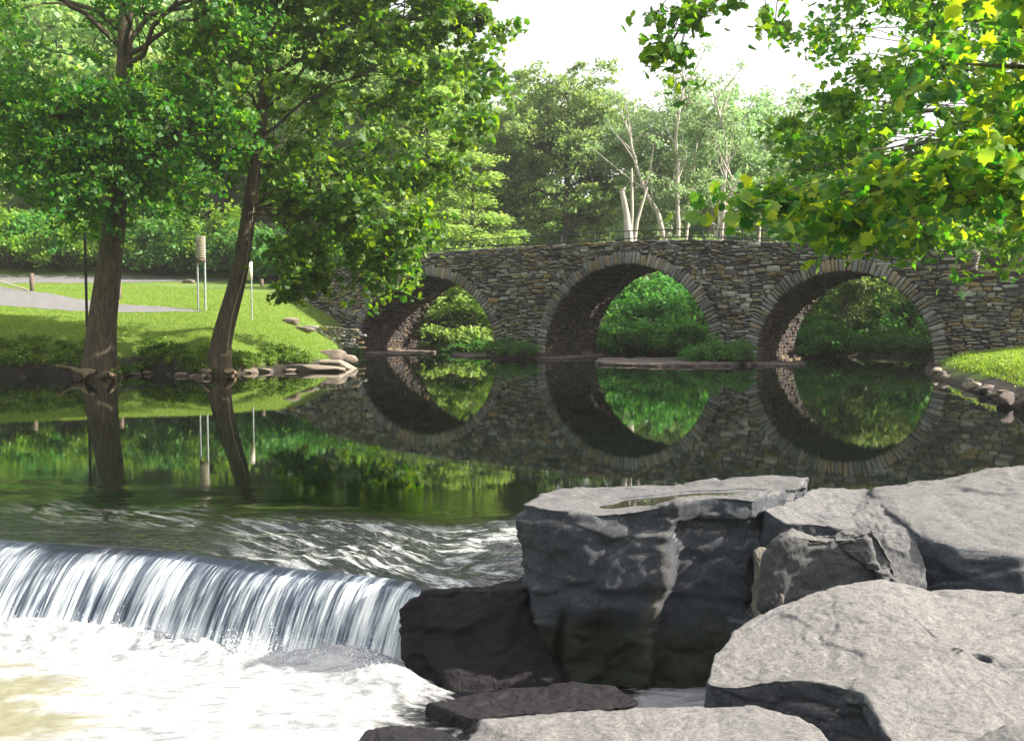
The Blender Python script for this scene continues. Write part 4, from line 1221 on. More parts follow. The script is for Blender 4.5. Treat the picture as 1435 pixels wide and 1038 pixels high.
# low dry-stone retaining wall left of the bridge
mb = MB()
A_, B_ = P(424, 474, 51.5), P(499, 474, 51.5)
A_[2] = 0.75; B_[2] = 0.55
e = (B_ - A_); Ld = np.hypot(e[0], e[1]); e = e / Ld; nrm = np.array([e[1], -e[0], 0]); nrm = nrm if nrm[1] < 0 else -nrm
cen, hl, hw = [], [], []
for r_ in range(8):
    s = 0
    while s < Ld:
        l = rs.uniform(0.2, 0.6)
        cen.append(A_ + e * (s + l / 2) + np.array([0, 0, r_ * 0.13 + rs.uniform(-.02, .02)])); hl.append(l / 2); hw.append(rs.uniform(0.05, 0.075)); s += l
n = len(cen)
stones(mb, np.array(cen), np.tile([e[0], e[1], 0], (n, 1)), np.tile([0, 0, 1.0], (n, 1)), np.tile(nrm, (n, 1)), np.array(hl), np.array(hw), 0.35)
tag(mb.build('retaining_wall', M['wall_stone']), 'low dry-stone retaining wall left of the bridge', 'wall')

# ------------------------------------------------------------------ leaves and trees
def T_lobed():
    pts = [(0.0, -0.5), (0.36, -0.40), (0.36, -0.14), (0.58, 0.06), (0.36, 0.17), (0.30, 0.40), (0.15, 0.36), (0, 0.62)]
    v = [(0, -0.5, 0)]
    right = [(x, y, -0.30 * abs(x) + 0.10 * y) for x, y in pts[1:-1]]
    left = [(-x, y, -0.30 * abs(x) - 0.06 * y) for x, y in reversed(pts[1:-1])]
    v = [(0, -0.5, 0)] + right + [(0, 0.68, -0.12)] + left + [(0, 0, 0.03)]
    n = len(v) - 1
    f = np.array([[i, (i + 1) % n, n] for i in range(n)])
    return np.array(v, float), f
def T_mid():
    v = np.array([(0, -0.5, 0), (0.5, -0.12, -0.1), (0.22, 0.12, -0.04), (0, 0.6, -0.06), (-0.22, 0.12, -0.04), (-0.5, -0.12, -0.1)], float)
    return v, np.array([[0, 1, 2, 3], [0, 3, 4, 5]])
def T_far():
    return np.array([(0, -0.5, 0), (0.36, 0, -0.06), (0, 0.5, 0.02), (-0.36, 0, -0.06)], float), np.array([[0, 1, 2, 3]])
def T_blade():
    return np.array([(-0.10, 0, 0), (0.10, 0, 0), (0.05, 0.5, 0.05), (0.0, 1.0, 0.22)], float), np.array([[0, 1, 2, 3]])
TM = {'lobed': T_lobed(), 'mid': T_mid(), 'far': T_far()}

def leaf_mesh(name, pos, size, tm, mat, parent=None, up=0.9, rnd=0.75, sv=0.35, rng=rs, bias=None):
    tv, tf = TM[tm]
    n = len(pos)
    nrm = np.array([0, 0, up]) + rng.normal(0, rnd, (n, 3))
    if bias is not None: nrm = nrm + bias
    nrm /= np.linalg.norm(nrm, axis=1)[:, None]
    a = np.cross(nrm, rng.normal(size=(n, 3))); a /= np.linalg.norm(a, axis=1)[:, None]
    b = np.cross(nrm, a)
    sz = size * (1 + rng.uniform(-sv, sv, n))
    v = pos[:, None] + sz[:, None, None] * (tv[None, :, 0:1] * a[:, None] + tv[None, :, 1:2] * b[:, None] + tv[None, :, 2:3] * nrm[:, None])
    f = (tf[None] + (np.arange(n) * len(tv))[:, None, None]).reshape(-1, tf.shape[1])
    return np_mesh(name, v.reshape(-1, 3), f, mat, parent)

def bez(p0, p1, p2, n):
    t = np.linspace(0, 1, n)[:, None]
    return (1 - t) ** 2 * p0 + 2 * t * (1 - t) * p1 + t * t * p2

def sprays(centres, rad, nleaf, rng, droop=0.25, flat=0.45, twigs=6, mb=None, twr=0.012, spread=0.12):
    """leaf positions along twigs radiating from each centre"""
    out = []
    for c, r in zip(centres, rad):
        k = twigs
        az = rng.uniform(0, 2 * PI, k)
        el = rng.normal(0.05, 0.45, k)
        L = r * rng.uniform(0.6, 1.15, k)
        d = np.stack([np.cos(az) * np.cos(el), np.sin(az) * np.cos(el), np.sin(el) * flat / 0.45], 1)
        m = max(1, nleaf // k)
        t = rng.uniform(0.08, 1, (k, m)) ** 0.75
        p = c + d[:, None] * (L[:, None] * t)[..., None]
        p[..., 2] -= droop * r * t ** 2
        p = p + rng.normal(0, spread * r, p.shape) * np.array([1, 1, 0.6])
        out.append(p.reshape(-1, 3))
        if mb is not None:
            tt = np.array([0, 0.5, 1.0])
            for q in range(k):
                pts = c + d[q] * (L[q] * tt)[:, None]
                pts[:, 2] -= droop * r * tt ** 2
                mb.tube(pts, twr * np.array([1, 0.6, 0.25]), 3, cap=False)
    return np.concatenate(out)

def limbs(mb, trunk, trad, centres, rng, nmain=10, r0=0.12, r1=0.02, seg=6, lowest=0.3):
    """main limbs off the trunk to groups of leafy sprays, then branches to each"""
    trunk = np.asarray(trunk)
    C = np.asarray(centres)
    idx = rng.choice(len(C), min(nmain, len(C)), replace=False)
    cent = C[idx].copy()
    for _ in range(4):
        d = np.linalg.norm(C[:, None] - cent[None], axis=2)
        own = d.argmin(1)
        for k in range(len(cent)):
            if (own == k).any(): cent[k] = C[own == k].mean(0)
    tl = np.linspace(0, 1, len(trunk))
    tf_ = np.linspace(0, 1, 60)
    tp = np.stack([np.interp(tf_, tl, trunk[:, k]) for k in range(3)], 1)
    tr = np.interp(tf_, tl, trad)
    for k in range(len(cent)):
        if not (own == k).any(): continue
        e = cent[k]
        hd = np.hypot(tp[:, 0] - e[0], tp[:, 1] - e[1])
        want = e[2] - 0.35 * hd
        cost = np.abs(tp[:, 2] - want) + (tf_ < lowest) * 50
        s = cost.argmin()
        p0 = tp[s]
        dist = np.linalg.norm(e - p0)
        mid = (p0 + e) / 2 + np.array([0, 0, 0.18 * dist]) + rng.normal(0, 0.06 * dist, 3)
        n = 9
        pts = bez(p0, mid, e, n) + np.vstack([np.zeros(3), rng.normal(0, 0.018 * dist, (n - 2, 3)), np.zeros(3)])
        ra = min(r0, tr[s] * 0.6)
        mb.tube(pts, np.linspace(ra, r1 * 1.4, n), seg)
        for c in C[own == k]:
            j = rng.integers(3, n - 1)
            q0 = pts[j]
            dd = np.linalg.norm(c - q0)
            md = (q0 + c) / 2 + np.array([0, 0, 0.12 * dd]) + rng.normal(0, 0.08 * dd, 3)
            mb.tube(bez(q0, md, c, 5), np.linspace(r1 * 1.3, r1 * 0.5, 5), 4, cap=False)

def crown_centres(rng, n, cz, rx, rz, lobes=14, lob_r=0.35, lo=-1.0):
    L = rng.normal(size=(lobes, 3)); L /= np.linalg.norm(L, axis=1)[:, None]
    L[:, 2] = np.abs(L[:, 2]) * rng.choice([1, 1, -0.9], lobes)
    L *= rng.uniform(0.45, 0.8, lobes)[:, None]
    k = rng.integers(0, lobes, n)
    p = L[k] + rng.normal(0, lob_r * 0.5, (n, 3))
    r = np.linalg.norm(p, axis=1); p = p / np.maximum(1, r / 1.02)[:, None]
    p[:, 2] = np.maximum(p[:, 2], lo)
    return p * np.array([rx, rx, rz]) + np.array([0, 0, cz])

def make_tree(name, label, cat, seed, h=14, rx=4.6, cz=8.5, rz=5.5, nspray=110, leaf=0.26, per=170, tm='far', mat='leaf_far', bark='bark_far', tr=0.28, layered=False, bare=0.0, multi=1, spr=1.15, lowest=0.25, lobes=14):
    rng = np.random.default_rng(seed)
    root = thing(name, label, cat)
    mb = MB()
    C = crown_centres(rng, nspray, cz, rx, rz, lobes=lobes)
    if layered:
        C = []
        for k in range(11):
            zz = 2.2 + k * (h - 3) / 10
            rr = rx * (1.08 - 0.78 * k / 10)
            m = int(nspray / 11 * (1.5 - k / 11))
            a = rng.uniform(0, 2 * PI, m); q_ = rr * np.sqrt(rng.uniform(0.15, 1, m))
            C.append(np.stack([np.cos(a) * q_, np.sin(a) * q_, zz - 0.10 * q_ + rng.normal(0, 0.18, m)], 1))
        C = np.concatenate(C)
    for j in range(multi):
        lean = rng.normal(0, 0.05 if multi == 1 else 0.16, 2)
        tt = np.linspace(0, 1, 10)
        tp = np.stack([lean[0] * h * tt ** 1.2 + 0.12 * np.sin(tt * 5 + j), lean[1] * h * tt ** 1.2 + 0.12 * np.cos(tt * 4 + j * 2) - 0.12, -0.4 + tt * (h * 0.93)], 1)
        if multi > 1: tp[:, :2] += rng.normal(0, 0.35, 2)
        trd = tr * (1 - 0.85 * tt) * (1 + 0.5 * np.exp(-tt * 14)) * (1 if multi == 1 else 0.75)
        mb.tube(tp, trd, 9)
        sub = C[j::multi]
        limbs(mb, tp, trd, sub, rng, nmain=12 if multi == 1 else 7, r0=tr * 0.42, r1=0.035 if bark != 'bark_pale' else 0.045, lowest=lowest)
    mb.build('trunk', M[bark], root, True)
    pos = sprays(C, np.full(len(C), spr) * rng.uniform(0.7, 1.25, len(C)), per, rng, flat=0.45 if not layered else 0.18, droop=0.2 if not layered else 0.25, spread=0.17)
    leaf_mesh('crown', pos, leaf, tm, M[mat], root, rng=rng, up=1.0 if not layered else 1.6, rnd=0.8 if not layered else 0.5)
    return root

# --- two big trees on the left bank
def frame_tree(name, label, cat, trunk_px, tpy, widths, polys, rng, leaf, per, tm, mat, bark, rad, nmain, twr=0.012, extra=None, droop=0.3, r1=0.03, lowest=0.35, seg=16, up=0.9, flat=0.45, clear=None):
    """polys: list of (pixel outline, depth range, number of sprays)"""
    base = W(*trunk_px[0], 0.0) if tpy is None else P(*trunk_px[0], tpy[0])
    tp = []
    for k, (x, y) in enumerate(trunk_px):
        d = base[1] if tpy is None else tpy[k]
        tp.append(P(x, y, d))
    tp = np.array(tp)
    b0 = tp[0].copy(); b0[2] = 0
    root = thing(name, label, cat, tuple(b0))
    wd = np.array(widths, float) / F * tp[:, 1] / 2
    tl = np.concatenate([[0], np.cumsum(np.linalg.norm(np.diff(tp, axis=0), axis=1))])
    t = np.linspace(0, tl[-1], 40)
    tps = np.stack([np.interp(t, tl, tp[:, k]) for k in range(3)], 1)
    for _ in range(3): tps[1:-1] = 0.25 * tps[:-2] + 0.5 * tps[1:-1] + 0.25 * tps[2:]
    trd = np.interp(t, tl, wd)
    mb = MB()
    fl = lambda tt, ang: 1 + (0.22 * np.sin(ang * 5 + 1) + 0.12 * np.sin(ang * 8)) * np.exp(-tt * 16) + 0.05 * np.sin(ang * 3 + tt * 9) + 0.03 * np.sin(ang * 7 - tt * 15)
    mb.tube(tps - b0, trd, seg, flare=fl)
    C = []
    for poly, (d0, d1), n in polys:
        pl = np.array(poly, float)
        lo, hi = pl.min(0), pl.max(0)
        got = 0
        while got < n:
            x, y = rng.uniform(lo[0], hi[0]), rng.uniform(lo[1], hi[1])
            if inside(pl, np.array([x]), np.array([y]))[0]:
                dd_ = rng.uniform(d0, d1)
                xt = np.interp(y, [q[1] for q in trunk_px][::-1], [q[0] for q in trunk_px][::-1])
                if clear and clear[0] < y < clear[1] and abs(x - xt) < clear[2] and dd_ < tp[0][1] + 1.3: dd_ = rng.uniform(tp[0][1] + 1.3, tp[0][1] + 4)
                C.append(P(x, y, dd_)); got += 1
    C = np.array(C) - b0
    limbs(mb, tps - b0, trd, C, rng, nmain=nmain, r0=float(trd[-1]) * 0.8, r1=r1, lowest=lowest)
    pos = sprays(C, rad * rng.uniform(0.6, 1.25, len(C)), per, rng, droop=droop, twigs=7, mb=mb, twr=twr, spread=0.14, flat=flat)
    tr_o = mb.build('trunk', bark, root, True)
    leaf_mesh('crown', pos, leaf, tm, mat, root, rng=rng, up=0.75, rnd=0.95, sv=0.5)
    if extra: extra(root, b0)
    return root

def roots_extra(specs):
    def f(root, b0):
        for pts, r_ in specs:
            m_ = MB()
            p = np.array([W(x, y, z) for x, y, z in pts]) - b0
            t = np.linspace(0, 1, 14); t0 = np.linspace(0, 1, len(p))
            pp = np.stack([np.interp(t, t0, p[:, k]) for k in range(3)], 1)
            for _ in range(2): pp[1:-1] = 0.25 * pp[:-2] + 0.5 * pp[1:-1] + 0.25 * pp[2:]
            m_.tube(pp, np.linspace(r_, r_ * 0.3, 14) * sstep(-0.12, 0.2, np.linspace(0, 1, 14)), 9, flare=lambda tt, a: 1 + 0.15 * np.sin(a * 3 + tt * 8))
            m_.build('root', M['wood_root'], root, True)
    return f
M['wood_root'] = bark_mat('bare_root', (0.07, 0.05, 0.03), (0.30, 0.22, 0.12), 3.0)
rg = np.random.default_rng(11)
YT1 = W(140, 530, 0)[1] + 0.3
frame_tree('maple_tree', 'leftmost big tree on the bank, straight dark trunk and dense small leaves', 'tree',
    [(138, 534), (139, 505), (143, 450), (153, 380), (160, 320), (165, 260), (170, 190), (174, 100), (178, 0), (182, -120)],
    [YT1] * 10, [58, 44, 38, 34, 30, 28, 25, 22, 17, 10],
    [([(-260, -160), (330, -160), (400, 20), (350, 170), (300, 270), (200, 300), (60, 262), (-60, 270), (-260, 300)], (YT1 - 4.5, YT1 + 4.5), 150),
     ([(0, 120), (330, 110), (310, 230), (250, 275), (130, 285), (20, 262)], (YT1 - 4, YT1 + 1), 95),
     ([(60, 262), (140, 290), (130, 330), (110, 300)], (YT1 - 2, YT1 + 1), 4)], 
    rg, 0.16, 200, 'mid', M['leaf_maple'], M['bark_dark'], 1.3, 16, clear=(262, 530, 45), extra=roots_extra([
        ([(135, 522, 0.35), (115, 522, 0.22), (98, 517, 0.30), (80, 512, 0.5)], 0.17), ([(152, 524, 0.3), (160, 528, 0.1), (163, 533, -0.15)], 0.14), ([(125, 525, 0.3), (118, 528, 0.05), (108, 528, -0.1)], 0.12)]))
YT2 = W(305, 528, 0)[1] + 0.3
frame_tree('sycamore_tree', 'slimmer leaning tree on the left bank with a bare vine up its trunk', 'tree',
    [(305, 532), (304, 510), (308, 480), (320, 440), (335, 390), (345, 330), (353, 270), (362, 210), (368, 150), (378, 60), (392, -60), (400, -150)],
    [YT2] * 12, [42, 34, 29, 26, 23, 21, 19, 17, 15, 12, 9, 6],
    [([(270, -160), (690, -160), (705, 60), (690, 150), (655, 175), (640, 240), (595, 320), (470, 330), (385, 330), (360, 200), (300, 150), (270, 100)], (YT2 - 4.0, YT2 + 4.5), 205),
     ([(420, 300), (600, 300), (572, 340), (558, 400), (530, 408), (500, 380), (470, 350), (430, 340)], (YT2 - 3, YT2 + 2), 22),
     ([(380, 330), (470, 340), (455, 395), (400, 400), (385, 390), (375, 370)], (YT2 - 2, YT2 + 2), 6),
     ([(395, 395), (450, 375), (440, 420), (405, 440)], (YT2 - 1, YT2), 3),
     ([(395, 215), (520, 225), (530, 330), (405, 325)], (YT2 - 4.5, YT2 - 1.5), 12)],
    rg, 0.205, 135, 'lobed', M['leaf_syc'], M['bark_syc'], 1.05, 22, droop=0.45, r1=0.018, clear=(195, 520, 52), extra=roots_extra([
        ([(314, 522, 0.25), (322, 519, 0.25), (330, 522, 0.1), (333, 527, -0.1)], 0.12), ([(296, 522, 0.3), (284, 519, 0.25), (272, 522, 0.05)], 0.13)]))
# vine up the leaning trunk
m_ = MB()
vp = np.array([P(x, y, YT2 - 0.62) for x, y in ((318, 500), (321, 470), (326, 440), (338, 400), (346, 370), (350, 330), (357, 280), (362, 230))])
m_.tube(vp, np.linspace(0.035, 0.015, 8), 6)
tag(m_.build('vine', M['vine'], smooth=True), 'pale bare vine climbing the leaning trunk', 'vine')

# --- right-hand sycamores, trunks beyond the frame
rg = np.random.default_rng(21)
frame_tree('sycamore_tree', 'mid-distance sycamore whose small-leaved branches fill the upper right sky', 'tree',
    [(1680, 560), (1675, 450), (1670, 300), (1655, 150), (1630, 0), (1600, -160)], [24] * 6, [60, 48, 42, 36, 28, 16],
    [([(1130, 100), (1200, 60), (1435, 0), (1620, -60), (1640, 300), (1435, 345), (1300, 330), (1140, 250), (1160, 180)], (20, 27), 95),
     ([(1090, 130), (1180, 120), (1190, 330), (1120, 320), (1150, 240), (1100, 200)], (21, 25), 22),
     ([(1180, -140), (1620, -140), (1620, 60), (1420, 60), (1250, 40), (1150, 60)], (20, 27), 60),
     ([(1120, 250), (1435, 250), (1435, 340), (1140, 345)], (21, 26), 24)],
    rg, 0.17, 112, 'mid', M['leaf_syc'], M['bark_dark'], 0.85, 14, droop=0.35, twr=0.007, r1=0.014)
frame_tree('sycamore_tree', 'sycamore whose sparse dark twigs hang at the top of the sky gap', 'tree',
    [(1900, 420), (1880, 200), (1800, -60), (1500, -230), (1250, -260), (1080, -160)], [18, 18, 18, 17.5, 17, 17], [60, 50, 40, 26, 16, 8],
    [([(905, -60), (1090, -80), (1100, 20), (1050, 60), (960, 35), (905, 20)], (16, 18), 15),
     ([(905, 48), (960, 55), (1000, 80), (940, 90)], (16.5, 17.5), 4),
     ([(1090, -80), (1400, -160), (1400, 20), (1150, 30)], (16, 19), 24)],
    rg, 0.165, 32, 'lobed', M['leaf_syc'], M['bark_syc'], 0.55, 7, droop=0.4, twr=0.008, r1=0.014, lowest=0.4)
frame_tree('sycamore_tree', 'nearest sycamore, its large yellow-green leaves reaching in over the bridge', 'tree',
    [(1980, 700), (1975, 500), (1960, 250), (1900, -50), (1800, -300)], [12] * 5, [110, 90, 80, 60, 40],
    [([(1200, 235), (1435, 170), (1560, 150), (1560, 285), (1400, 295), (1300, 292), (1130, 288), (1090, 272)], (9.5, 12.5), 50),
     ([(1005, 262), (1120, 270), (1130, 298), (1060, 298)], (10, 10.8), 6),
     ([(1250, 70), (1435, 60), (1560, 60), (1560, 180), (1435, 200), (1330, 170)], (9.5, 12.5), 26),
     ([(1370, -60), (1560, -60), (1560, 70), (1400, 70)], (8.5, 11), 10),
     ([(1130, 300), (1300, 305), (1290, 322), (1150, 318)], (9.8, 11.5), 7)],
    rg, 0.118, 52, 'lobed', M['leaf_near'], M['bark_syc'], 0.44, 9, droop=0.35, twr=0.005, r1=0.008, lowest=0.3)

# --- woodland behind, each tree from a few grown kinds
rb = np.random.default_rng(33)
def ground_loc(px, Yd):
    x = (px - CX) / F * Yd
    return (x, Yd, tz1(x, Yd))
protoA = make_tree('broadleaf_tree', 'x', 'tree', 101, h=16, rx=5.4, cz=8.6, rz=7.6, nspray=260, per=190, leaf=0.23, lobes=26)
protoB = make_tree('broadleaf_tree', 'x', 'tree', 102, h=14, rx=5.0, cz=7.2, rz=6.8, nspray=220, per=180, leaf=0.24, lobes=22)
protoL = make_tree('layered_tree', 'pale yellow-green tree in flat layers between the sycamore and the bridge', 'tree', 103, h=15, rx=5.6, nspray=190, per=180, leaf=0.24, mat='leaf_pale', layered=True)
protoP = make_tree('broadleaf_tree', 'x', 'tree', 104, h=14, rx=5.0, cz=7.2, rz=6.8, nspray=220, per=180, leaf=0.24, mat='leaf_pale', lobes=22)
protoW = make_tree('pale_trunk_tree', 'x', 'tree', 105, h=18, rx=4.0, cz=12.5, rz=6.0, nspray=80, per=110, leaf=0.24, mat='leaf_grey', bark='bark_pale', tr=0.23, multi=2, lowest=0.35)
protoW2 = make_tree('pale_trunk_tree', 'x', 'tree', 106, h=18, rx=4.2, cz=12.5, rz=5.6, nspray=80, per=110, leaf=0.24, mat='leaf_grey', bark='bark_pale', tr=0.22, multi=1, lowest=0.35)
def place(proto, px, Yd, sc, label, first=False, rz=None, group=None):
    loc = ground_loc(px, Yd)
    rz = rb.uniform(0, 6.28) if rz is None else rz
    if first:
        proto.location = loc; proto.rotation_euler = (0, 0, rz); proto.scale = (sc,) * 3; proto['label'] = label
        if group: proto['group'] = group
        return proto
    return copy_tree(proto, loc, rz, sc, label, group=group)
place(protoA, 795, 86, 1.34, 'tall rounded blue-green tree rising behind the bridge left of the white trunks', True)
place(protoA, 735, 98, 1.36, 'round-topped tree showing between the layered tree and the tallest rounded tree')
place(protoL, 655, 66, 1.0, 'pale yellow-green tree in flat layers just above the left end of the railing', True)
place(protoL, 600, 86, 1.5, 'taller pale layered tree behind the drooping sycamore leaves')
place(protoW, 905, 74, 1.02, 'white forked trunk with thin crown, first of the pale trees above the bridge', True)
place(protoW2, 950, 72, 1.08, 'slim straight white trunk near the crown of the bridge', True)
place(protoW, 1010, 76, 1.1, 'leaning pair of white trunks above the crown of the bridge')
place(protoW2, 1060, 78, 1.05, 'slim white trunk half hidden by the near yellow-green leaves')
place(protoW2, 985, 82, 1.15, 'thin white trunk behind the leaning pair')
place(protoW2, 930, 86, 1.1, 'thin pale trunk between the forked clump and the straight white trunk')
place(protoW2, 1090, 88, 1.15, 'thin pale trunk just left of the near sycamore leaves')
place(protoW, 1110, 82, 1.1, 'pale double trunk farthest along behind the railing')
place(protoB, 500, 88, 1.5, 'mid-green tree behind the left end of the bridge', True)
place(protoP, 400, 92, 1.45, 'sunlit broad tree in the woods behind the leaning trunk')
place(protoP, 45, 90, 1.15, 'pale sunlit tree at the wood edge by the road, far left', True)
place(protoP, 220, 92, 1.2, 'pale sunlit tree behind the road between the two bank trees')
place(protoP, 320, 98, 1.3, 'sunlit tree behind the sign with two posts')
place(protoB, 120, 100, 1.6, 'darker tree in the gap between the pale trees behind the road')
place(protoP, -40, 110, 1.9, 'very tall hazy pale tree at the far left skyline')
place(protoP, 90, 118, 2.0, 'hazy pale tree high on the slope behind the leftmost trunk')
place(protoB, 260, 115, 1.9, 'tall tree high on the slope between the two bank trees')
place(protoB, 450, 110, 1.75, 'tall tree on the slope behind the drooping sycamore')
place(protoA, 560, 105, 1.5, 'tree on the slope left of the layered trees')
for k, (px, Yd, sc, pr) in enumerate(((860, 96, 0.95, 'B'), (920, 100, 0.85, 'A'), (985, 98, 0.9, 'B'), (1050, 96, 0.9, 'A'), (1120, 92, 0.85, 'B'), (1190, 84, 0.85, 'A'), (1260, 80, 0.8, 'B'), (1330, 76, 0.8, 'P'), (1410, 72, 0.75, 'B'), (1500, 72, 0.8, 'A'), (1600, 70, 0.8, 'B'))):
    place({'A': protoA, 'B': protoB, 'P': protoP}[pr], px, Yd, sc, 'green tree in the close woods behind the bridge', group='trees of the close woods behind the bridge')
for k, (px, Yd, sc) in enumerate(((1192, 53.5, 0.92), (1490, 46, 0.62), (1400, 50, 0.6), (1150, 66, 0.62), (1235, 62, 0.6), (1320, 60, 0.55), (960, 68, 0.55), (880, 68, 0.5), (1420, 58, 0.55))):  # some added to keep the sun out of the middle and right arches
    place(protoB, px, Yd, sc, 'low young tree beyond the parapet, in a row partly added to shade the arches', group='low young trees beyond the parapet')
for k, (px, Yd, sc) in enumerate(((-300, 80, 1.2), (-500, 60, 1.2), (-150, 95, 1.4), (-700, 70, 1.4))):
    place(protoB, px, Yd, sc, 'woodland tree beyond the left edge of the lawn', group='woodland trees left of the lawn')
for k, (px, Yd, sc) in enumerate(((2300, 40, 0.6), (2000, 48, 0.6), (2600, 30, 0.6), (1750, 60, 0.65))):
    place(protoB, px, Yd, sc, 'woodland tree beyond the right bank', group='woodland trees right of the bank')
# dead pale snag
sn = thing('dead_tree', 'bare dead snag with three broken pale prongs above the parapet', 'tree', ground_loc(880, 66))
L0 = np.array(sn.location)
m_ = MB()
def pp(*l): return np.array([P(x, y, 66) for x, y in l]) - L0
m_.tube(pp((882, 400), (882, 340), (878, 300), (872, 268), (877, 262)), [0.42, 0.34, 0.21, 0.17, 0.08], 9)
m_.build('trunk', M['bark_pale'], sn, True)
for pts, w in ((((884, 345), (886, 300), (885, 236)), 0.15), (((888, 345), (893, 310), (907, 262)), 0.15)):
    m_ = MB(); m_.tube(pp(*pts), np.linspace(w, 0.07, 3), 7); m_.build('branch', M['bark_pale'], sn, True)
# drawn pale stems over the hill of the bridge
for k, (pts, wpx, lab) in enumerate((
    (((935, 345), (922, 300), (905, 270), (893, 240), (885, 200), (876, 170)), 9, 'white trunk leaning left out of the forked clump'),
    (((951, 345), (950, 290), (949, 230), (947, 190), (955, 140), (962, 105)), 7, 'straight white trunk topped by a narrow fork'),
    (((1010, 345), (1014, 290), (1016, 240), (1018, 205), (1010, 170), (1000, 130)), 7, 'crooked white trunk with a dark knot below its fork'),
    (((1000, 345), (1008, 315), (1020, 280), (1040, 245)), 6, 'short slanting white trunk crossing its neighbour'))):
    r_ = thing('bare_trunk_tree', lab, 'tree', ground_loc(pts[0][0], 69))
    L0 = np.array(r_.location)
    q_ = np.array([P(x, y, 69) for x, y in ((pts[0][0] + 2, 400),) + pts]) - L0
    t = np.linspace(0, 1, 24); t0 = np.linspace(0, 1, len(q_))
    qs = np.stack([np.interp(t, t0, q_[:, j]) for j in range(3)], 1)
    qs[1:-1] += np.random.default_rng(k).normal(0, 0.03, (22, 3))
    m_ = MB(); m_.tube(qs, np.linspace(wpx / 2 * 69 / F, 0.06, 24), 8)
    rq = np.random.default_rng(50 + k)
    C = []
    for b in range(9):
        j = rq.integers(9, 23)
        e = qs[j] + np.array([rq.normal(0, 1.4), rq.normal(0, 1.0), rq.uniform(1.2, 3.6)])
        m_.tube(bez(qs[j], (qs[j] + e) / 2 + np.array([rq.normal(0, .3), 0, -0.2]), e, 6), np.linspace(0.07, 0.02, 6), 5)
        C.append(e)
    m_.build('trunk', M['bark_pale'], r_, True)
    C = np.array(C)
    pos = sprays(C, np.full(len(C), 0.9), 60, rq, spread=0.2)
    leaf_mesh('crown', pos, 0.2, 'far', M['leaf_grey'], r_, rng=rq)
# the deep wood: one mass
pos = []
rw = np.random.default_rng(77)
n = 6000
ang = rw.uniform(-0.95, 0.95, n)
R_ = rw.uniform(96, 150, n)
cx_, cy_ = R_ * np.sin(ang), R_ * np.cos(ang)
gz = terrain(cx_, cy_)
hmax = np.interp(ang, [-0.95, -0.35, -0.12, -0.03, 0.03, 0.1, 0.2, 0.4, 0.95], [32, 32, 24, 17, 15, 16, 17, 17, 17])
cz_ = gz + rw.uniform(0.2, 1, n) ** 0.6 * hmax * (0.85 + 0.25 * noise3(np.stack([ang * 14, R_ * 0.05, 0 * ang], 1)))
C = np.stack([cx_, cy_, cz_], 1)
pos = sprays(C, np.full(n, 2.2), 36, rw, spread=0.25, twigs=4)
o = leaf_mesh('forest', pos, 0.75, 'far', M['leaf_far'], rng=rw)
tag(o, 'deep green wood closing the view behind the bridge', kind='stuff')

# --- shrubs
def make_shrub(seed, mat, h=2.0, r=1.6, leaf=0.12, n=34, per=130):
    rng = np.random.default_rng(seed)
    root = thing('shrub', 'x', 'shrub')
    a = rng.uniform(0, 2 * PI, n); q_ = np.sqrt(rng.uniform(0, 1, n)) * r
    zz = h * np.sqrt(np.clip(1 - (q_ / (r * 1.1)) ** 2, 0.05, 1)) * rng.uniform(0.35, 0.95, n)
    C = np.stack([np.cos(a) * q_, np.sin(a) * q_, zz], 1)
    pos = sprays(C, np.full(n, r * 0.34), per, rng, spread=0.22, droop=0.3, twigs=5)
    pos = pos[pos[:, 2] > 0.0]
    leaf_mesh('foliage', pos, leaf, 'mid', M[mat], root, rng=rng, up=1.1, rnd=0.65)
    mb = MB()
    for c in C:
        b = c * np.array([0.25, 0.25, 0]); mb.tube(bez(b, (b + c) / 2 + np.array([0, 0, 0.2]), c, 5), np.linspace(0.03, 0.01, 5), 4)
    mb.build('stems', M['bark_far'], root)
    return root
sA = make_shrub(1, 'leaf_shrub'); sB = make_shrub(2, 'leaf_shrub', h=1.7, r=1.9, leaf=0.16); sC = make_shrub(3, 'leaf_shrub_sunlit', h=2.2, r=1.7)
used = set()
def shrub(proto, px, Yd, sc, label, group=None, z=None, zs=1.0):
    loc = list(ground_loc(px, Yd))
    if z is not None: loc[2] = z
    s3 = (sc, sc, sc * zs)
    if id(proto) not in used:
        used.add(id(proto)); proto.location = loc; proto.scale = s3; proto['label'] = label
        if group: proto['group'] = group
        return proto
    return copy_tree(proto, loc, rb.uniform(0, 6.28), s3, label, group=group)
def on_bridge(px, u):
    s_v = Sx(px); p = Bp(s_v, u, 0); return p
def shrub_b(proto, px, u, sc, label, z=0.1, zs=1.0, group=None):
    p = on_bridge(px, u)
    o = shrub(proto, px, p[1], sc, label, group, z, zs)
    o.location = (p[0], p[1], z)
    return o
shrub_b(sA, 712, -0.7, 0.55, 'dark low bush at the foot of the left-hand pier, left half', 0.1, 1.0)
shrub_b(sA, 745, -0.7, 0.5, 'dark low bush at the foot of the left-hand pier, right half', 0.1, 1.0)
shrub_b(sB, 1012, -0.7, 0.62, 'dark bush at the foot of the right-hand pier', 0.1, 1.15)
shrub_b(sA, 1040, -0.7, 0.52, 'smaller dark bush leaning on the right arch ring', 0.1, 1.1)
shrub_b(sA, 985, -0.9, 0.42, 'low green bush between the middle arch and the right-hand pier bush', 0.1)
shrub_b(sA, 482, -0.8, 0.50, 'dark bush at the left abutment by the water', 0.1, 1.2)
shrub_b(sB, 500, -0.5, 0.36, 'small weed bush against the left arch foot', 0.05, 1.2)
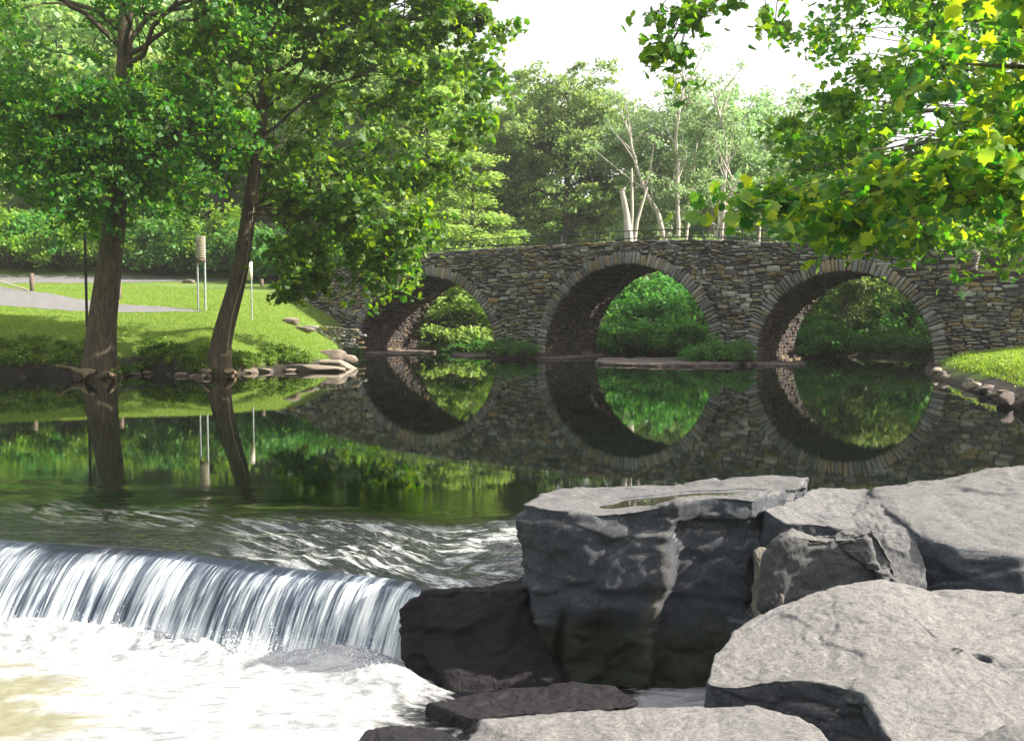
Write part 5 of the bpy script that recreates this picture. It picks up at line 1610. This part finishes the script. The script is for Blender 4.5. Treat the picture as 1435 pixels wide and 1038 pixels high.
# behind the arches
shrub(sB, 868, 57.0, 1.15, 'large pale-topped bush seen through the middle arch on its left', z=0.2, zs=1.1)
shrub(sB, 930, 56.0, 1.2, 'large bush seen through the centre of the middle arch', z=0.2, zs=1.0)
shrub(sA, 975, 54.5, 1.0, 'bush seen through the right side of the middle arch', z=0.2)
shrub(sA, 900, 63, 2.0, 'tall bush crest seen high through the middle arch', z=0.8, zs=1.15)
shrub(sA, 965, 61, 1.8, 'tall bush behind the right side of the middle arch', z=0.8, zs=1.2)
shrub(sA, 884, 64, 1.9, 'bush massed before the foot of the bare dead snag', z=1.0, zs=1.2)
shrub(sC, 838, 60.0, 1.0, 'yellow-green bush at the left edge of the middle arch', z=0.2, zs=1.0)
shrub(sA, 1140, 53.5, 1.05, 'rounded bush low in the left of the right arch', z=0.2, zs=1.0)
shrub(sB, 1185, 52.0, 1.05, 'spreading bush low in the centre of the right arch', z=0.2, zs=0.9)
shrub(sA, 1240, 50.5, 0.95, 'dark bush low in the right of the right arch', z=0.2, zs=0.9)
shrub(sB, 1290, 48.5, 0.95, 'dark bush at the right edge of the right arch', z=0.2, zs=0.9)
shrub(sA, 1120, 60, 1.8, 'tall bush behind the left of the right arch', z=0.8, zs=1.2)
shrub(sB, 1190, 59, 1.9, 'tall bush behind the centre of the right arch', z=0.8, zs=1.3)
shrub(sA, 1270, 57, 1.8, 'tall bush behind the right of the right arch', z=0.8, zs=1.3)
shrub(sC, 1225, 64, 2.3, 'sunlit yellow-green growth high in the right arch', z=1.0, zs=1.3)
shrub(sC, 622, 73.5, 1.7, 'sunlit yellow-green bush through the left arch on its left', z=0.5, zs=1.3)
shrub(sC, 655, 70, 2.0, 'sunlit yellow-green bush filling the centre of the left arch', z=0.6, zs=1.25)
shrub(sC, 690, 66, 1.8, 'sunlit bush at the right of the left arch', z=0.4, zs=1.0)
shrub(sA, 640, 62.5, 0.9, 'low grassy bush at the water seen through the left arch', z=0.0, zs=0.45)
shrub(sB, 672, 60.5, 1.0, 'low dark bush at the water beside the left-hand pier', z=0.0, zs=0.5)
# hedge line behind the road at the left
for k, (px, Yd, sc, pr, lab) in enumerate((
    (-30, 80, 2.2, sC, 'sunlit bush at the wood edge, far left by the road'), (25, 79, 2.0, sC, 'rounded sunlit bush left of the wooden post'),
    (75, 80, 2.3, sA, 'dark green bush behind the wooden post'), (110, 79, 1.8, sC, 'sunlit bush behind the dark pole'),
    (185, 80, 2.0, sC, 'sunlit bush just right of the leftmost trunk'), (225, 79, 1.9, sA, 'mid-green bush left of the two-post sign'),
    (262, 80, 2.2, sA, 'dark bush directly behind the two-post sign'), (305, 80, 2.3, sC, 'sunlit bush between the two-post sign and leaning trunk'),
    (350, 78, 2.0, sA, 'shaded bush behind the small white sign'), (395, 76, 2.0, sA, 'shaded bush between the small sign and the bridge'),
    (435, 74, 1.9, sB, 'shaded bush behind the left end of the bridge wall'), (475, 73, 1.9, sA, 'bush above the left approach of the bridge'),
    (520, 72, 1.9, sC, 'sunlit bush above the left arch parapet'), (570, 70, 1.7, sA, 'green bush over the parapet near the layered tree'))):
    shrub(pr, px, Yd, sc, lab, zs=1.2)

# --- grass and weeds
def blades(name, x, y, h, w, mat, label, zoff=0.0, rng=rs):
    n = len(x)
    z = terrain(x, y) + zoff
    az = rng.uniform(0, 2 * PI, n)
    hh = h * rng.uniform(0.5, 1.3, n)
    ax = np.stack([np.cos(az), np.sin(az), 0 * az], 1) * (w * hh / h)[:, None]
    ln = np.stack([rng.normal(0, 0.35, n), rng.normal(0, 0.35, n), np.ones(n)], 1) * hh[:, None]
    b = np.stack([x, y, z - 0.01], 1)
    v = np.stack([b - ax / 2, b + ax / 2, b + ln], 1)
    f = np.arange(n * 3).reshape(-1, 3)
    o = np_mesh(name, v.reshape(-1, 3), f, mat)
    return tag(o, label, kind='stuff')
rgz = np.random.default_rng(5)
n = 420000
t = rgz.uniform(0, 1, n)
Yg = 34 + 44 * t ** 1.4
pxg = rgz.uniform(-40, 500, n)
xg = (pxg - CX) / F * Yg
dd = dist_poly(WATER, xg, Yg); ok = ~inside(WATER, xg, Yg) & (dd > 0.45)
# keep the asphalt clear
pts2 = np.stack([xg, Yg], 1)
def poly_from(up, low): return np.array([hit(*q)[:2] for q in up] + [hit(*q)[:2] for q in reversed(low)])
pa = poly_from([(-120, 394), (0, 402), (50, 410), (110, 420), (180, 428), (275, 436)], [(-120, 424), (0, 429), (50, 433), (110, 437), (180, 439), (285, 438)])
pb = poly_from([(-80, 386), (60, 386), (150, 387), (240, 389), (330, 391)], [(-80, 397), (60, 397), (150, 397), (240, 395), (330, 394)])
ok &= ~inside(pa, xg, Yg) & ~inside(pb, xg, Yg)
uu = (xg - B0[0]) * BU[0] + (Yg - B0[1]) * BU[1]
ok &= uu < -0.1
blades('lawn_grass', xg[ok], Yg[ok], 0.075, 0.022, M['grass_blade'], 'short lawn grass on the left bank', rng=rgz)
n = 140000
xg = rgz.uniform(8, 24, n); yg = rgz.uniform(17, 46, n)
dd = dist_poly(WATER, xg, yg); uu = (xg - B0[0]) * BU[0] + (yg - B0[1]) * BU[1]
ok = ~inside(WATER, xg, yg) & (dd > 0.7) & (uu < -0.1)
blades('bank_grass', xg[ok], yg[ok], 0.12, 0.025, M['grass_blade'], 'grass on the right bank below the bridge', rng=rgz)
sv = rgz.uniform(WING_S + 0.1, WING_S + 20, 9000); uv = rgz.uniform(0.1, 0.45, 9000)
p = Bp(sv, uv, 0)
n = len(sv)
b = np.stack([p[:, 0], p[:, 1], np.full(n, WING_Z - 0.03)], 1)
v = np.stack([b - [0.015, 0, 0], b + [0.015, 0, 0], b + np.stack([rgz.normal(0, .04, n), rgz.normal(0, .04, n), rgz.uniform(.08, .2, n)], 1)], 1)
tag(np_mesh('wall_turf', v.reshape(-1, 3), np.arange(n * 3).reshape(-1, 3), M['grass_blade']), 'sunlit turf along the top of the wing wall', kind='stuff')
# weeds overhanging the left waterline
cs = []
pl = np.array([W(x, y)[:2] for x, y in ((-60, 531), (0, 529), (60, 527), (115, 530), (150, 531), (200, 523), (250, 526), (290, 530), (325, 525), (380, 520), (430, 519))])
tt = rgz.uniform(0, len(pl) - 1.001, 520)
k = tt.astype(int); fr_ = tt - k
q2 = pl[k] * (1 - fr_)[:, None] + pl[k + 1] * fr_[:, None]
off = rgz.uniform(0.25, 1.9, 520)
q2 = q2 + np.stack([-0.1 * off, off], 1)
zz = terrain(q2[:, 0], q2[:, 1])
C = np.stack([q2[:, 0], q2[:, 1], zz + 0.12], 1)
keep = rgz.random(520) < np.interp(off, [0, 1.0, 1.7], [0.85, 0.75, 0.3])
pos = sprays(C[keep], np.full(keep.sum(), 0.25), 60, rgz, spread=0.25, droop=0.35, twigs=6)
tag(leaf_mesh('bank_weeds', pos, 0.085, 'mid', M['weed'], rng=rgz), 'low weeds overhanging the water along the left bank', kind='stuff')
# ivy of weeds at right bank and behind-bridge bank edges
pl = np.array([W(x, y)[:2] for x, y in ((1292, 519), (1310, 529), (1340, 539), (1380, 550), (1435, 575))])
tt = rgz.uniform(0, len(pl) - 1.001, 160); k = tt.astype(int); fr_ = tt - k
q2 = pl[k] * (1 - fr_)[:, None] + pl[k + 1] * fr_[:, None]
off = rgz.uniform(0.7, 2.2, 160); q2 = q2 + np.stack([off, 0.3 * off], 1)
C = np.stack([q2[:, 0], q2[:, 1], terrain(q2[:, 0], q2[:, 1]) + 0.06], 1)
pos = sprays(C, np.full(160, 0.2), 50, rgz, spread=0.3, droop=0.3)
tag(leaf_mesh('bank_herbs', pos, 0.06, 'mid', M['grass_blade'], rng=rgz), 'small herbs along the right bank edge', kind='stuff')
# undergrowth on the far bank so that no bare soil shows through the arches
n = 1500
sv = rgz.uniform(-16, 22, n); uv = BW + rgz.uniform(2.2, 16, n)
p = Bp(sv, uv, 0)
dd = dist_poly(WATER, p[:, 0], p[:, 1]); ok = ~inside(WATER, p[:, 0], p[:, 1]) & (dd > 0.2)
C = np.stack([p[:, 0], p[:, 1], terrain(p[:, 0], p[:, 1]) + 0.25], 1)[ok]
pos = sprays(C, np.full(len(C), 0.6), 70, rgz, spread=0.3, droop=0.3)
tag(leaf_mesh('undergrowth', pos, 0.14, 'mid', M['leaf_shrub'], rng=rgz), 'leafy undergrowth on the far bank behind the bridge', kind='stuff')

# ------------------------------------------------------------------ signs and posts on the lawn
def post_thing(name, label, cat, px, pyb, pyt, wpx, mat, extra=None, box=False):
    h_ = hit(px, pyb)
    Yd = h_[1]
    top = P(px, pyt, Yd)[2]
    root = thing(name, label, cat, tuple(h_))
    m_ = MB(); r = wpx / 2 * Yd / F
    if box:
        m_.box((0, 0, (top - h_[2]) / 2 - 0.1), (2 * r, 2 * r, top - h_[2] + 0.2), jitter=0.01)
    else:
        m_.tube([(0, 0, -0.3), (0, 0, (top - h_[2]) / 2), (0, 0, top - h_[2])], r, 8)
    m_.build('post', mat, root)
    return root, h_, Yd, top
# sign on two posts (built as one thing)
hs = hit(288, 435); Yd = hs[1]
root = thing('slatted_sign', 'tall narrow slatted sign board on two grey posts', 'sign', tuple(hs))
zt = P(288, 331, Yd)[2] - hs[2]
for px in (278, 288):
    m_ = MB(); x_ = (px - 288) / F * Yd
    m_.tube([(x_, 0.0, -0.3), (x_, 0.0, zt * 0.5), (x_, 0.0, zt)], 0.05, 8); m_.build('post', M['post_metal'], root)
m_ = MB()
z0 = P(288, 365, Yd)[2] - hs[2]
xw = 10 / F * Yd
for k in range(13):
    zc = z0 + 0.16 + (zt - z0 - 0.2) * k / 12
    m_.box((-xw / 2, -0.07, zc), (xw + 0.1, 0.03, 0.055))
m_.build('slat_panel', M['slate'], root)
m_ = MB(); m_.box((-xw / 2, -0.07, z0), (xw + 0.1, 0.035, 0.2)); m_.build('lower_board', M['wood'], root)
# small white sign
root, hs, Yd, top = post_thing('small_sign', 'small white sign plate on a thin pole right of the leaning trunk', 'sign', 353, 449, 367, 2.2, M['post_metal'])
m_ = MB(); m_.box((-0.06, -0.05, top - hs[2] - 0.42), (0.26, 0.03, 0.85)); m_.build('plate', M['sign'], root)
post_thing('dark_pole', 'thin tall dark pole just left of the leftmost trunk', 'pole', 122, 458, 322, 4.0, M['dark_metal'])
root, hs, Yd, top = post_thing('wooden_post', 'short wooden post beside the path with a slanting rail', 'post', 45, 409, 383, 4.6, M['wood'], box=True)
m_ = MB(); e0 = P(-30, 385, Yd + 6) - hs; e1 = P(47, 409, Yd) - hs
m_.tube([e0, e1], 0.05, 6); m_.build('rail', M['wood_pale'], root)
post_thing('wooden_post', 'short brown post peeping out right of the leftmost trunk', 'post', 167, 420, 399, 5, M['wood'], box=True)
post_thing('wooden_post', 'small dark post at the wood edge right of the small white sign', 'post', 367, 401, 391, 4, M['wood'], box=True)
# low log bench beyond the sign
hb = hit(264, 397); small_rock('rock', (hb[0], hb[1], hb[2] + 0.1), (0.9, 0.5, 0.35), M['bank_rock'], 'small pale stone at the lawn edge left of the two-post sign', seed=88)

# ------------------------------------------------------------------ haze
HAZE = 0.00045
if HAZE:
    m, nt, out = new_mat('haze')
    pv_ = nt.nodes.new('ShaderNodeVolumePrincipled')
    pv_.inputs['Color'].default_value = (0.93, 0.95, 0.93, 1)
    pv_.inputs['Density'].default_value = HAZE
    pv_.inputs['Anisotropy'].default_value = 0.3
    nt.links.new(pv_.outputs[0], out.inputs['Volume'])
    mb = MB(); mb.box((0, 200, 48), (1300, 1100, 104))
    o = mb.build('haze', m); tag(o, 'thin bright summer haze in the air', kind='stuff')

# ------------------------------------------------------------------ light, sky, camera
AZ, EL = math.radians(95), math.radians(31)
w = bpy.data.worlds.new('World'); scene.world = w
w.use_nodes = True
nt = w.node_tree; nt.nodes.clear()
wo = nt.nodes.new('ShaderNodeOutputWorld'); bg = nt.nodes.new('ShaderNodeBackground'); sk = nt.nodes.new('ShaderNodeTexSky')
sk.sky_type = 'NISHITA'; sk.sun_disc = False; sk.sun_elevation = EL; sk.sun_rotation = AZ
sk.air_density = 1.0; sk.dust_density = 4.0; sk.ozone_density = 1.0
bg.inputs[1].default_value = 0.15
# thin bright summer overcast veiling the blue
tcw = nt.nodes.new('ShaderNodeTexCoord'); nzw = nt.nodes.new('ShaderNodeTexNoise'); nzw.inputs['Scale'].default_value = 1.6; nzw.inputs['Detail'].default_value = 5
nt.links.new(tcw.outputs['Generated'], nzw.inputs['Vector'])
rmw = nt.nodes.new('ShaderNodeMapRange'); rmw.inputs[1].default_value = 0.3; rmw.inputs[2].default_value = 0.7; rmw.inputs[3].default_value = 0.55; rmw.inputs[4].default_value = 0.85
nt.links.new(nzw.outputs[0], rmw.inputs[0])
mxw = nt.nodes.new('ShaderNodeMix'); mxw.data_type = 'RGBA'; mxw.inputs[7].default_value = (3.1, 2.95, 2.8, 1)
nt.links.new(rmw.outputs[0], mxw.inputs[0]); nt.links.new(sk.outputs[0], mxw.inputs[6])
nt.links.new(mxw.outputs[2], bg.inputs[0]); nt.links.new(bg.outputs[0], wo.inputs[0])
ld = bpy.data.lights.new('sun', 'SUN'); ld.energy = 5.0; ld.angle = math.radians(0.6); ld.color = (1.0, 0.93, 0.80)
lo = bpy.data.objects.new('sun', ld); COL.objects.link(lo)
dv = Vector((-math.sin(AZ) * math.cos(EL), -math.cos(AZ) * math.cos(EL), -math.sin(EL)))
lo.rotation_euler = dv.to_track_quat('-Z', 'Y').to_euler()
lo.location = (20, 20, 30)

cam = bpy.data.cameras.new('camera'); co = bpy.data.objects.new('camera', cam); COL.objects.link(co)
co.location = (0, 0, H)
co.rotation_euler = (PI / 2 - PITCH, 0, 0)
cam.sensor_width = 36.0; cam.lens = 36.0 * F / 1435.0
cam.clip_start = 0.05; cam.clip_end = 3000
scene.camera = co
scene.view_settings.view_transform = 'Standard'
scene.view_settings.look = 'None'
scene.view_settings.gamma = 1.0
scene.view_settings.use_curve_mapping = False
scene.view_settings.exposure = 1.62
scene.cycles.use_denoising = True
scene.cycles.max_bounces = 6
scene.cycles.diffuse_bounces = 3
scene.cycles.glossy_bounces = 3
scene.cycles.transmission_bounces = 3
scene.cycles.transparent_max_bounces = 4
scene.cycles.caustics_reflective = False
scene.cycles.caustics_refractive = False
